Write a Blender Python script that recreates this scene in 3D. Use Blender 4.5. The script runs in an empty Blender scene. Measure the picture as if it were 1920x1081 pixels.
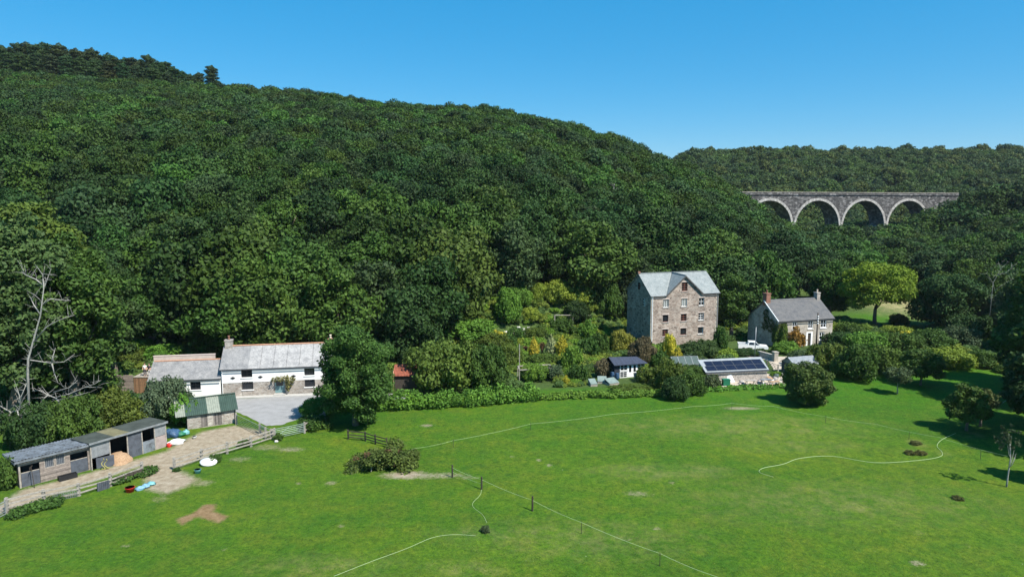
import bpy, math, random
import numpy as np
from mathutils import Vector, Matrix
random.seed(7); RNG = np.random.default_rng(7)
SC = bpy.context.scene
COL = SC.collection
# ------------------------------------------------------------------ camera model
CAMH, F, TH = 25.5, 1280.0, math.atan((540.5-383.0)/1280.0)
CT, ST = math.cos(TH), math.sin(TH)
def ray(px, py):
    u, v = (px-960.0)/F, (540.5-py)/F
    return u, CT+v*ST, v*CT-ST
def proj(x, y, z):
    d = y*CT-(z-CAMH)*ST
    v = ((z-CAMH)*CT+y*ST)/d
    return 960+F*x/d, 540.5-F*v
def zat(py, Y, px=960):
    u, a, b = ray(px, py); return CAMH+b*Y/a
def mpp(p): return (p[1]*CT-(p[2]-CAMH)*ST)/F
# ------------------------------------------------------------------ terrain
T_F = [(-600,92),(0,96),(200,100),(400,101),(620,104),(800,108),(950,113),(1100,122),(1180,136),(1350,141),(1450,155),(1560,235),(1600,240)]
T_R = [(-600,345),(0,335),(430,322),(700,306),(900,292),(1040,278),(1160,264),(1280,250),(1400,240),(1560,240),(1600,241)]
T_C = [(-600,100),(0,128),(430,157),(560,166),(700,184),(800,196),(900,196),(960,208),(1040,224),(1100,241),(1160,258),(1220,284),(1280,304),(1370,358),(1420,392),(1470,424),(1560,446),(1600,450)]
def lut(t): 
    a = np.array(t, float); return lambda x: np.interp(x, a[:,0], a[:,1])
L_F, L_R, L_C = lut(T_F), lut(T_R), lut(T_C)
def sstep(t): 
    t = np.clip(t, 0, 1); return t*t*(3-2*t)
def Hn(X, Y):
    X = np.asarray(X, float); Y = np.asarray(Y, float)
    ix = 960+F*X/(np.maximum(Y, 12)*CT+CAMH*ST)
    f, r, c = L_F(ix), L_R(ix), L_C(ix)
    a = (540.5-c)/F
    zc = CAMH+(a*CT-ST)*r/(CT+a*ST)                # canopy height wanted at the ridge
    zr = np.maximum(zc-11.0, 0.0)
    t = (Y-f)/(r-f)
    tt = np.clip(t, 0, 1)
    z = zr*(tt*(1.32-0.32*tt))*sstep(t*9)
    z = np.where(t > 1, zr*np.clip(1-0.10*(t-1)-0.55*np.clip(t-1.25, 0, 9), 0.1, 1), z)
    z = z*(1-sstep((ix-1540)/60))
    z = z+13.0*sstep((ix-1690)/230)*sstep((Y-150)/110)
    far = 62.0*sstep((Y-335)/300)-40*sstep((Y-680)/500)
    far = far*sstep((ix-1150)/150)+20*sstep((Y-500)/300)*(1-sstep((ix-1150)/150))
    z = np.maximum(z, far) 
    und = 0.22*np.sin(X*0.13+0.6)*np.sin(Y*0.11)*sstep((X+24)/10)*sstep((82-Y)/10)
    return z+und
def H(x, y): return float(Hn(x, y))
def G(px, py, dz=0.0):
    u, a, b = ray(px, py)
    if b >= -1e-4: b = -1e-4
    lo, hi = 20.0, 700.0
    y = 20.0
    while y < 700:
        if CAMH+b*y/a <= H(u*y/a, y): break
        y += 1.0
    lo, hi = y-1.0, y
    for _ in range(18):
        m = (lo+hi)/2
        if CAMH+b*m/a <= H(u*m/a, m): hi = m
        else: lo = m
    return Vector((u*hi/a, hi, H(u*hi/a, hi)+dz))
# ------------------------------------------------------------------ materials
def nodes(name):
    m = bpy.data.materials.new(name); m.use_nodes = True
    nt = m.node_tree; nt.nodes.clear()
    out = nt.nodes.new('ShaderNodeOutputMaterial'); b = nt.nodes.new('ShaderNodeBsdfPrincipled')
    nt.links.new(b.outputs[0], out.inputs[0])
    return m, nt, b, out
def N(nt, t, **kw):
    n = nt.nodes.new(t)
    for k, v in kw.items():
        if k.startswith('i_'): n.inputs[k[2:].replace('_', ' ')].default_value = v
        else: setattr(n, k, v)
    return n
def ramp(nt, src, stops):
    r = nt.nodes.new('ShaderNodeValToRGB'); e = r.color_ramp.elements
    while len(e) < len(stops): e.new(0.5)
    for i, (p, c) in enumerate(stops):
        e[i].position = p; e[i].color = (*c, 1) if len(c) == 3 else c
    nt.links.new(src, r.inputs[0]); return r.outputs[0]
def mixc(nt, fac, a, b, mode='MIX'):
    n = nt.nodes.new('ShaderNodeMix'); n.data_type = 'RGBA'; n.blend_type = mode
    for s, v in ((0, fac), (6, a), (7, b)):
        if hasattr(v, 'is_linked') or hasattr(v, 'links'): nt.links.new(v, n.inputs[s])
        elif isinstance(v, (int, float)): n.inputs[s].default_value = v
        else: n.inputs[s].default_value = (*v, 1)
    return n.outputs[2]
def noise(nt, co, scale, detail=4, rough=0.6, dist=0.0):
    n = nt.nodes.new('ShaderNodeTexNoise'); n.inputs['Scale'].default_value = scale
    n.inputs['Detail'].default_value = detail; n.inputs['Roughness'].default_value = rough
    n.inputs['Distortion'].default_value = dist
    if co is not None: nt.links.new(co, n.inputs['Vector'])
    return n.outputs['Fac']
def coord(nt, which='Object'): return nt.nodes.new('ShaderNodeTexCoord').outputs[which]
def bump(nt, b, h, s=0.5, d=0.05):
    n = nt.nodes.new('ShaderNodeBump'); n.inputs['Strength'].default_value = s; n.inputs['Distance'].default_value = d
    nt.links.new(h, n.inputs['Height']); nt.links.new(n.outputs[0], b.inputs['Normal'])
def plain(name, c, rough=0.7, var=0.25, scale=3.0, metal=0.0, dark=None, spec=0.3, bmp=0.0):
    m, nt, b, _ = nodes(name); co = coord(nt)
    f = noise(nt, co, scale, 6, 0.65)
    d = dark or tuple(x*(1-var*1.4) for x in c)
    l = tuple(min(1, x*(1+var*0.6)) for x in c)
    nt.links.new(ramp(nt, f, [(0.3, d), (0.55, c), (0.75, l)]), b.inputs['Base Color'])
    b.inputs['Roughness'].default_value = rough; b.inputs['Metallic'].default_value = metal
    b.inputs['Specular IOR Level'].default_value = spec
    if bmp: bump(nt, b, noise(nt, co, scale*6, 3), bmp, 0.03)
    return m
def rubble(name, cols, mortar, scale=2.4, weather=0.35):
    m, nt, b, _ = nodes(name); co = coord(nt)
    mp = N(nt, 'ShaderNodeMapping'); mp.inputs['Scale'].default_value = (1, 1, 1.9); nt.links.new(co, mp.inputs[0])
    dn = N(nt, 'ShaderNodeTexNoise'); dn.inputs['Scale'].default_value = 3.0; nt.links.new(mp.outputs[0], dn.inputs['Vector'])
    av = N(nt, 'ShaderNodeMix', data_type='VECTOR'); av.inputs[0].default_value = 0.08
    nt.links.new(mp.outputs[0], av.inputs[4]); nt.links.new(dn.outputs['Color'], av.inputs[5])
    v = N(nt, 'ShaderNodeTexVoronoi'); v.inputs['Scale'].default_value = scale; nt.links.new(av.outputs[1], v.inputs['Vector'])
    e = N(nt, 'ShaderNodeTexVoronoi', feature='DISTANCE_TO_EDGE'); e.inputs['Scale'].default_value = scale; nt.links.new(av.outputs[1], e.inputs['Vector'])
    sx = N(nt, 'ShaderNodeSeparateColor'); nt.links.new(v.outputs['Color'], sx.inputs[0])
    c = ramp(nt, sx.outputs[0], [(i/(len(cols)-1), k) for i, k in enumerate(cols)])
    mk = ramp(nt, e.outputs['Distance'], [(0.03, (1,1,1)), (0.09, (0,0,0))])
    c = mixc(nt, mk, c, mortar)
    w = ramp(nt, noise(nt, co, 0.7, 6, 0.7), [(0.35, (1-weather,)*3), (0.7, (1.15,)*3)])
    c = mixc(nt, 1.0, c, w, 'MULTIPLY')
    nt.links.new(c, b.inputs['Base Color']); b.inputs['Roughness'].default_value = 0.9
    bump(nt, b, e.outputs['Distance'], 0.6, 0.08)
    return m
def slate(name, c1, c2, lichen, lam=0.4, w=0.35, h=0.22):
    m, nt, b, _ = nodes(name); uv = coord(nt, 'UV'); ob = coord(nt)
    br = N(nt, 'ShaderNodeTexBrick'); br.inputs['Scale'].default_value = 1.0
    br.inputs['Brick Width'].default_value = w; br.inputs['Row Height'].default_value = h
    br.inputs['Mortar Size'].default_value = 0.012; br.inputs['Color1'].default_value = (*c1, 1); br.inputs['Color2'].default_value = (*c2, 1)
    br.inputs['Mortar'].default_value = (c1[0]*.35, c1[1]*.35, c1[2]*.35, 1); nt.links.new(uv, br.inputs['Vector'])
    l = ramp(nt, noise(nt, ob, 1.1, 8, 0.75), [(0.5-lam*0.4, (0,0,0)), (0.62, (1,1,1))])
    c = mixc(nt, l, br.outputs['Color'], lichen)
    s = ramp(nt, noise(nt, ob, 5, 4, 0.7), [(0.3, (.75,)*3), (0.7, (1.2,)*3)])
    c = mixc(nt, 1.0, c, s, 'MULTIPLY')
    nt.links.new(c, b.inputs['Base Color']); b.inputs['Roughness'].default_value = 0.55
    bump(nt, b, br.outputs['Fac'], -0.4, 0.02)
    return m
def boards(name, c, pitch=0.15, axis='Z', var=0.4, rough=0.85):
    m, nt, b, _ = nodes(name); co = coord(nt)
    s = N(nt, 'ShaderNodeSeparateXYZ'); nt.links.new(co, s.inputs[0])
    d = N(nt, 'ShaderNodeMath', operation='DIVIDE'); d.inputs[1].default_value = pitch; nt.links.new(s.outputs[axis], d.inputs[0])
    fr = N(nt, 'ShaderNodeMath', operation='FRACT'); nt.links.new(d.outputs[0], fr.inputs[0])
    fl = N(nt, 'ShaderNodeMath', operation='FLOOR'); nt.links.new(d.outputs[0], fl.inputs[0])
    wn = N(nt, 'ShaderNodeTexWhiteNoise', noise_dimensions='1D'); nt.links.new(fl.outputs[0], wn.inputs['W'])
    tone = ramp(nt, wn.outputs['Value'], [(0, tuple(x*(1-var) for x in c)), (1, tuple(min(1, x*(1+var)) for x in c))])
    gap = ramp(nt, fr.outputs[0], [(0.0, (0.12,)*3), (0.16, (1,1,1))])
    g = mixc(nt, 1.0, tone, gap, 'MULTIPLY')
    g = mixc(nt, 1.0, g, ramp(nt, noise(nt, co, 4, 6, 0.7), [(0.3, (.6,)*3), (.7, (1.25,)*3)]), 'MULTIPLY')
    nt.links.new(g, b.inputs['Base Color']); b.inputs['Roughness'].default_value = rough
    bump(nt, b, fr.outputs[0], 0.5, 0.03)
    return m
def leafmat(name, pal=None):
    m, nt, b, out = nodes(name)
    oi = N(nt, 'ShaderNodeObjectInfo')
    at = N(nt, 'ShaderNodeAttribute', attribute_name='rnd')
    v = ramp(nt, at.outputs['Fac'], [(0, (.72, .76, .74)), (.5, (1, 1, 1)), (1, (1.28, 1.22, 1.12))])
    base = oi.outputs['Color']
    if pal:
        base = ramp(nt, oi.outputs['Random'], [(i/len(pal), p) for i, p in enumerate(pal)])
        base.node.color_ramp.interpolation = 'CONSTANT'
    c = mixc(nt, 1.0, base, v, 'MULTIPLY')
    hs = N(nt, 'ShaderNodeHueSaturation')
    mr = N(nt, 'ShaderNodeMapRange'); mr.inputs[3].default_value = 0.485; mr.inputs[4].default_value = 0.515
    nt.links.new(oi.outputs['Random'], mr.inputs[0]); nt.links.new(mr.outputs[0], hs.inputs['Hue']); nt.links.new(c, hs.inputs['Color'])
    co = coord(nt)
    cl = ramp(nt, noise(nt, co, 0.55, 2), [(.35, (.8, .82, .85)), (.65, (1.2, 1.15, 1.05))])
    c = mixc(nt, 1.0, hs.outputs[0], cl, 'MULTIPLY')
    nt.links.new(c, b.inputs['Base Color']); b.inputs['Roughness'].default_value = 0.6; b.inputs['Specular IOR Level'].default_value = 0.13
    tr = N(nt, 'ShaderNodeBsdfTranslucent'); nt.links.new(c, tr.inputs[0])
    mx = N(nt, 'ShaderNodeMixShader'); mx.inputs[0].default_value = 0.22
    nt.links.new(b.outputs[0], mx.inputs[1]); nt.links.new(tr.outputs[0], mx.inputs[2]); nt.links.new(mx.outputs[0], out.inputs[0])
    return m
MT = {}
PALET = [('dark green', (0.028,0.061,0.017)), ('mid green', (0.037,0.077,0.018)), ('olive green', (0.048,0.086,0.017)), ('fresh green', (0.048,0.101,0.018)), ('grey green', (0.039,0.073,0.026))]
PALFAR = [(0.044,0.081,0.025), (0.055,0.095,0.026), (0.074,0.101,0.026), (0.064,0.110,0.026), (0.053,0.086,0.033)]  # lighter greens for the far hill: distance haze put into the leaf colour
PALLOW = [(.072,.138,.028), (.110,.185,.032), (.125,.235,.030), (.16,.21,.038), (.09,.15,.045), (.21,.26,.04)]
MT['leaf'] = leafmat('leaf')
MT['wood_leaf'] = leafmat('wood_leaf', [tuple(q*f for q in c) for f in (.75, 1.0, 1.3) for n, c in PALET])
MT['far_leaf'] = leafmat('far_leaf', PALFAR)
MT['grass_leaf'] = leafmat('grass_leaf', [(.085,.185,.018), (.105,.20,.018), (.07,.165,.018), (.135,.195,.028), (.09,.205,.018)])
MT['low_leaf'] = leafmat('low_leaf', PALLOW)
MT['bark'] = plain('bark', (.16,.13,.10), .9, .4, 6)
MT['pale_bark'] = plain('pale_bark', (.31,.30,.27), .9, .3, 5)
MT['white_render'] = plain('white_render', (.78,.77,.735), .85, .07, 1.2)
MT['stone'] = rubble('cottage_stone', [(.20,.17,.145),(.36,.32,.28),(.27,.22,.18),(.44,.41,.37)], (.40,.37,.33), 3.2)
MT['mill_stone'] = rubble('mill_stone', [(.14,.105,.085),(.34,.265,.215),(.24,.185,.15),(.42,.355,.30),(.29,.21,.165)], (.42,.355,.30), 1.7, .4)
MT['house_stone'] = rubble('house_stone', [(.28,.24,.19),(.44,.39,.32),(.35,.30,.25),(.50,.46,.39)], (.44,.41,.35), 2.6)
MT['viaduct_stone'] = rubble('viaduct_stone', [(.03,.028,.03),(.09,.085,.085),(.045,.042,.042),(.30,.285,.28),(.04,.04,.04)], (.13,.125,.12), .8, .6)
MT['arch_stone'] = rubble('arch_stone', [(.42,.40,.37),(.53,.51,.48),(.34,.32,.30)], (.30,.28,.26), 1.1, .35)
MT['slate_pale'] = slate('slate_pale', (.15,.15,.155), (.20,.20,.205), (.36,.35,.34), .6)
MT['slate_grey'] = slate('slate_grey', (.135,.138,.145), (.175,.178,.185), (.26,.255,.25), .45)
MT['slate_blue'] = slate('slate_blue', (.155,.182,.182), (.185,.212,.212), (.235,.255,.25), .35)
MT['slate_dark'] = slate('slate_dark', (.048,.050,.056), (.068,.070,.076), (.105,.10,.095), .35)
MT['white_paint'] = plain('white_paint', (.82,.82,.81), .5, .06, 2)
MT['dark_frame'] = plain('dark_frame', (.035,.035,.04), .5, .2)
MT['brown_frame'] = plain('brown_frame', (.24,.09,.06), .6, .2)
MT['glass'] = plain('window_glass', (.018,.021,.024), .08, .2, 2, 0, None, .6)
MT['pale_glass'] = plain('greenhouse_glass', (.085,.11,.095), .12, .15, 2, 0, None, .6)
MT['frost'] = plain('frosted_lid', (.20,.25,.22), .3, .2, 2)
MT['brick'] = plain('chimney_brick', (.26,.13,.09), .9, .35, 5)
MT['pot'] = plain('clay_pot', (.45,.24,.15), .8, .2)
MT['cream'] = plain('cream_pot', (.68,.58,.46), .8, .2)
MT['teal'] = plain('teal_paint', (.16,.27,.28), .5, .15)
MT['navy_roof'] = boards('navy_felt', (.035,.045,.075), .25, 'X', .1)
MT['navy'] = boards('navy_boards', (.025,.03,.045), .14, 'Z', .2)
MT['green_metal'] = plain('green_sheet', (.050,.080,.062), .45, .18, 1.5)
MT['pale_sheet'] = plain('clear_sheet', (.25,.27,.22), .4, .2, 3)
MT['blue_metal'] = plain('weathered_sheet', (.20,.225,.255), .5, .55, 1.6, 0.2, (.07,.07,.07))
MT['felt'] = plain('roof_felt', (.055,.065,.055), .9, .35, 1.2)
MT['moss_felt'] = plain('mossy_felt', (.17,.155,.085), .9, .3, 2)
MT['galv'] = plain('galvanised_sheet', (.28,.295,.31), .45, .25, 2.5, .3)
MT['dark_sheet'] = plain('dark_sheet', (.085,.095,.115), .6, .3, 2)
MT['pink_board'] = plain('pinkish_board', (.33,.27,.25), .8, .2, 2)
MT['clap'] = boards('weathered_boards', (.26,.215,.185), .14, 'Z', .3)
MT['vboards'] = boards('grey_boards', (.19,.165,.15), .16, 'X', .4)
MT['grey_wood'] = plain('grey_wood', (.33,.30,.26), .9, .35, 5)
MT['dark_wood'] = plain('dark_wood', (.06,.05,.04), .9, .3, 5)
MT['brown_wood'] = boards('brown_boards', (.25,.14,.075), .15, 'X', .3)
MT['rust'] = plain('rust_sheet', (.27,.085,.05), .8, .35, 3)
MT['gate'] = plain('gate_steel', (.23,.30,.27), .5, .2, 3, .3)
MT['black'] = plain('black_plastic', (.02,.02,.022), .5, .2)
MT['tape'] = plain('white_tape', (.44,.55,.30), .7, .1, 8)
MT['white_plastic'] = plain('white_plastic', (.8,.8,.78), .5, .1)
MT['red_plastic'] = plain('red_plastic', (.55,.03,.02), .45, .1)
MT['blue_plastic'] = plain('blue_plastic', (.20,.38,.52), .5, .3)
MT['teal_plastic'] = plain('teal_plastic', (.18,.42,.44), .5, .2)
MT['dblue_plastic'] = plain('navy_plastic', (.04,.09,.17), .5, .5, 5)
MT['green_plastic'] = plain('green_plastic', (.02,.15,.08), .5, .2)
MT['hay'] = plain('hay', (.38,.25,.15), .95, .3, 8, bmp=.6)
MT['panel'] = plain('solar_cells', (.012,.014,.03), .18, .2, 1, 0, None, .5)
MT['panel_rim'] = plain('panel_rim', (.10,.105,.115), .4, .1, 2, .3)
MT['roof_white'] = plain('pale_roof_sheet', (.29,.315,.33), .5, .15, 2)
MT['rock'] = plain('garden_stone', (.55,.52,.47), .9, .3, 3, bmp=.5)
MT['white_rock'] = plain('white_stone', (.55,.53,.49), .9, .2, 3)
MT['rubbish'] = plain('stone_rubble', (.42,.38,.34), .9, .55, 5)
MT['pinkwall'] = plain('pinkish_render', (.50,.42,.37), .9, .15, 1.5)
MT['road'] = plain('asphalt', (.27,.268,.265), .9, .14, .9, bmp=.2)
MT['pave'] = plain('pavement', (.40,.39,.365), .9, .12, 2)
MT['track'] = plain('dirt', (.44,.375,.30), .95, .22, 1.1, bmp=.5)
MT['skin'] = plain('skin', (.55,.34,.25), .6, .05)
MT['hair'] = plain('hair', (.05,.035,.025), .7, .2)
MT['pale_cloth'] = plain('pale_cloth', (.72,.70,.72), .9, .08)
MT['dark_cloth'] = plain('dark_cloth', (.05,.04,.06), .9, .2)
MT['shorts'] = plain('shorts', (.06,.06,.08), .9, .2)
MT['car'] = plain('white_car_paint', (.78,.79,.78), .25, .03, 1, 0, None, .5)
MT['tyre'] = plain('tyre', (.02,.02,.02), .8, .2)
MT['lamp'] = plain('lamp_lens', (.6,.2,.1), .2, .1)
# ------------------------------------------------------------------ mesh builder
class MB:
    def __init__(s): s.v = []; s.f = []
    def poly(s, *pts):
        i = len(s.v); s.v += [tuple(p) for p in pts]; s.f.append(tuple(range(i, i+len(pts)))); return s
    def hexa(s, p):
        i = len(s.v); s.v += [tuple(q) for q in p]
        for f in ((0,3,2,1),(4,5,6,7),(0,1,5,4),(1,2,6,5),(2,3,7,6),(3,0,4,7)): s.f.append(tuple(i+k for k in f))
        return s
    def box(s, x0, x1, y0, y1, z0, z1):
        return s.hexa([(x0,y0,z0),(x1,y0,z0),(x1,y1,z0),(x0,y1,z0),(x0,y0,z1),(x1,y0,z1),(x1,y1,z1),(x0,y1,z1)])
    def bar(s, p, q, w, h):
        p, q = Vector(p), Vector(q); d = (q-p).normalized()
        up = Vector((0,0,1)) if abs(d.z) < .95 else Vector((1,0,0))
        a = d.cross(up).normalized()*w/2; b = a.cross(d).normalized()*h/2
        return s.hexa([p-a-b, p+a-b, p+a+b, p-a+b, q-a-b, q+a-b, q+a+b, q-a+b])
    def tube(s, pts, rad, n=7, cap=True):
        pts = [Vector(p) for p in pts]
        if not isinstance(rad, (list, tuple)): rad = [rad]*len(pts)
        i0 = len(s.v); pa = None
        for k, p in enumerate(pts):
            d = (pts[min(k+1, len(pts)-1)]-pts[max(k-1, 0)]).normalized()
            if pa is None: pa = d.orthogonal().normalized()
            a = (pa-d*pa.dot(d)).normalized(); pa = a; b = d.cross(a)
            for j in range(n):
                t = 2*math.pi*j/n; s.v.append(tuple(p+(a*math.cos(t)+b*math.sin(t))*rad[k]))
        for k in range(len(pts)-1):
            for j in range(n):
                s.f.append((i0+k*n+j, i0+k*n+(j+1)%n, i0+(k+1)*n+(j+1)%n, i0+(k+1)*n+j))
        if cap:
            s.f.append(tuple(i0+j for j in reversed(range(n)))); s.f.append(tuple(i0+(len(pts)-1)*n+j for j in range(n)))
        return s
    def lathe(s, c, prof, n=12):
        c = Vector(c); return s.tube([c+Vector((0,0,z)) for r, z in prof], [max(r, .001) for r, z in prof], n)
    def lump(s, c, r, seed=0, n=8, m=6, rough=.25):
        rr = random.Random(seed); i0 = len(s.v); c = Vector(c)
        for k in range(m+1):
            t = math.pi*k/m
            for j in range(n):
                a = 2*math.pi*j/n; q = 1+rr.uniform(-rough, rough)*(0 < k < m)
                s.v.append((c.x+r[0]*math.sin(t)*math.cos(a)*q, c.y+r[1]*math.sin(t)*math.sin(a)*q, c.z+r[2]*math.cos(t)*q))
        for k in range(m):
            for j in range(n): s.f.append((i0+k*n+j, i0+(k+1)*n+j, i0+(k+1)*n+(j+1)%n, i0+k*n+(j+1)%n))
        return s
    def build(s, name, mat, parent=None, smooth=False):
        me = bpy.data.meshes.new(name); me.from_pydata(s.v, [], s.f); me.validate()
        uv = me.uv_layers.new(name='UVMap')
        for p in me.polygons:
            n = p.normal
            if abs(n.z) > .97: h, w = Vector((1,0,0)), Vector((0,1,0))
            else: h = Vector((0,0,1)).cross(n).normalized(); w = n.cross(h)
            for li in p.loop_indices:
                co = me.vertices[me.loops[li].vertex_index].co; uv.data[li].uv = (co.dot(h), co.dot(w))
            p.use_smooth = smooth
        me.materials.append(MT[mat] if isinstance(mat, str) else mat)
        o = bpy.data.objects.new(name, me); COL.objects.link(o)
        if parent is not None: o.parent = parent
        return o
def tag(o, label, cat, group=None, kind=None):
    if label: o['label'] = label
    if cat: o['category'] = cat
    if group: o['group'] = group
    if kind: o['kind'] = kind
    return o
def empty(name, loc, label, cat, rz=0.0, group=None):
    o = bpy.data.objects.new(name, None); COL.objects.link(o); o.location = loc; o.rotation_euler = (0, 0, rz)
    o.empty_display_size = .3
    return tag(o, label, cat, group)
def structure(o): o['kind'] = 'structure'; return o
# ------------------------------------------------------------------ foliage
def leafmesh(name, blobs, sa, sb, dens=1.3, up=.35, jit=.75, shell=.3, prune=.62, seed=1, zmin=None, mats=('leaf',)):
    rg = np.random.default_rng(seed)
    B = np.array([(*c, *r) for c, r in blobs], float)
    P, NN = [], []
    for k in range(len(B)):
        c, r = B[k,:3], B[k,3:]
        a, b_, cc = r
        area = 4*math.pi*(((a*b_)**1.6+(a*cc)**1.6+(b_*cc)**1.6)/3)**(1/1.6)
        n = max(4, int(dens*area/(2*sa*sb)))
        d = rg.normal(size=(n, 3)); d /= np.linalg.norm(d, axis=1)[:, None]
        p = c+d*r*(1-shell*rg.random((n, 1))**1.5+.14*rg.normal(size=(n, 1)))
        nn = d/r; nn /= np.linalg.norm(nn, axis=1)[:, None]
        keep = np.ones(n, bool)
        for j in range(len(B)):
            if j != k:
                keep &= (((p-B[j,:3])/B[j,3:])**2).sum(1) > prune
        P.append(p[keep]); NN.append(nn[keep])
    P = np.concatenate(P); NN = np.concatenate(NN)
    if zmin is not None:
        k = P[:,2] > zmin; P, NN = P[k], NN[k]
    n = len(P)
    NN = NN+np.array([0, 0, up])+jit*rg.normal(size=(n, 3)); NN /= np.linalg.norm(NN, axis=1)[:, None]
    t = rg.normal(size=(n, 3)); t -= NN*(t*NN).sum(1)[:, None]; t /= np.linalg.norm(t, axis=1)[:, None]
    b = np.cross(NN, t)
    sc = rg.uniform(.6, 1.4, (n, 1))
    V = np.stack([P+t*sa*sc, P+b*sb*sc, P-t*sa*sc, P-b*sb*sc], 1).reshape(-1, 3)
    me = bpy.data.meshes.new(name)
    me.vertices.add(4*n); me.vertices.foreach_set('co', V.astype(np.float32).ravel())
    me.loops.add(4*n); me.loops.foreach_set('vertex_index', np.arange(4*n, dtype=np.int32))
    me.polygons.add(n); me.polygons.foreach_set('loop_start', np.arange(0, 4*n, 4, dtype=np.int32))
    at = me.attributes.new('rnd', 'FLOAT', 'FACE'); at.data.foreach_set('value', rg.random(n).astype(np.float32))
    me.update(calc_edges=True)
    for m in mats: me.materials.append(MT[m])
    return me
def crown_blobs(seed, R, rz, n, cz, lo=.30, hi=.44, low=-.5, core=.6):
    rr = random.Random(seed); out = [((0, 0, cz), (R*core, R*core, rz*core))]
    for i in range(n):
        t = (i+.5)/n; z = 1-(1-low)*t
        a = i*2.399963+rr.uniform(-.5, .5); q = math.sqrt(max(0, 1-z*z))
        k = rr.uniform(.54, .95)
        s = rr.uniform(lo, hi)*R
        out.append(((q*math.cos(a)*R*k, q*math.sin(a)*R*k, cz+z*rz*k+rr.uniform(-.06, .06)*R), (s, s, s*rr.uniform(.62, .85))))
    return out
def trunk_mesh(name, h, r, seed, R, mat='bark', nlimb=5, crook=.25):
    rr = random.Random(seed); m = MB()
    pts = [Vector((0, 0, -.4))]
    for k in range(1, 6): pts.append(Vector((rr.uniform(-crook, crook), rr.uniform(-crook, crook), h*k/5)))
    m.tube(pts, [r*1.35, r, r*.85, r*.7, r*.5, r*.25], 8)
    for i in range(nlimb):
        k = rr.randint(2, 4); a = i*2.4+rr.random(); b = pts[k]
        e = b+Vector((math.cos(a)*R*.62, math.sin(a)*R*.62, h*rr.uniform(.2, .38)))
        mid = b.lerp(e, .5)+Vector((0, 0, -.06*h))
        m.tube([b, mid, e], [r*.45, r*.3, r*.1], 5)
    o = m.build(name, mat, None, True); me = o.data; bpy.data.objects.remove(o)
    return me
def put(name, me, parent, color=None, loc=None, scale=None, rz=None):
    o = bpy.data.objects.new(name, me); COL.objects.link(o)
    if parent is not None: o.parent = parent
    if color: o.color = (*color, 1)
    if loc is not None: o.location = loc
    if scale is not None: o.scale = scale
    if rz is not None: o.rotation_euler = (0, 0, rz)
    return o
CO = {'dark': (.038,.078,.023), 'mid': (.055,.108,.022), 'olive': (.086,.130,.024), 'bright': (.098,.205,.030), 'grey': (.070,.106,.048),
      'lime': (.175,.245,.032), 'gold': (.42,.38,.045), 'pale': (.30,.34,.16), 'goldgreen': (.19,.20,.035), 'burg': (.115,.098,.055),
      'orange': (.26,.14,.035), 'blue': (.070,.110,.062), 'straw': (.095,.100,.032), 'bronze': (.15,.09,.05), 'pine': (.046,.082,.028), 'yellow': (.150,.225,.022)}
from mathutils import noise as mnoise
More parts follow.
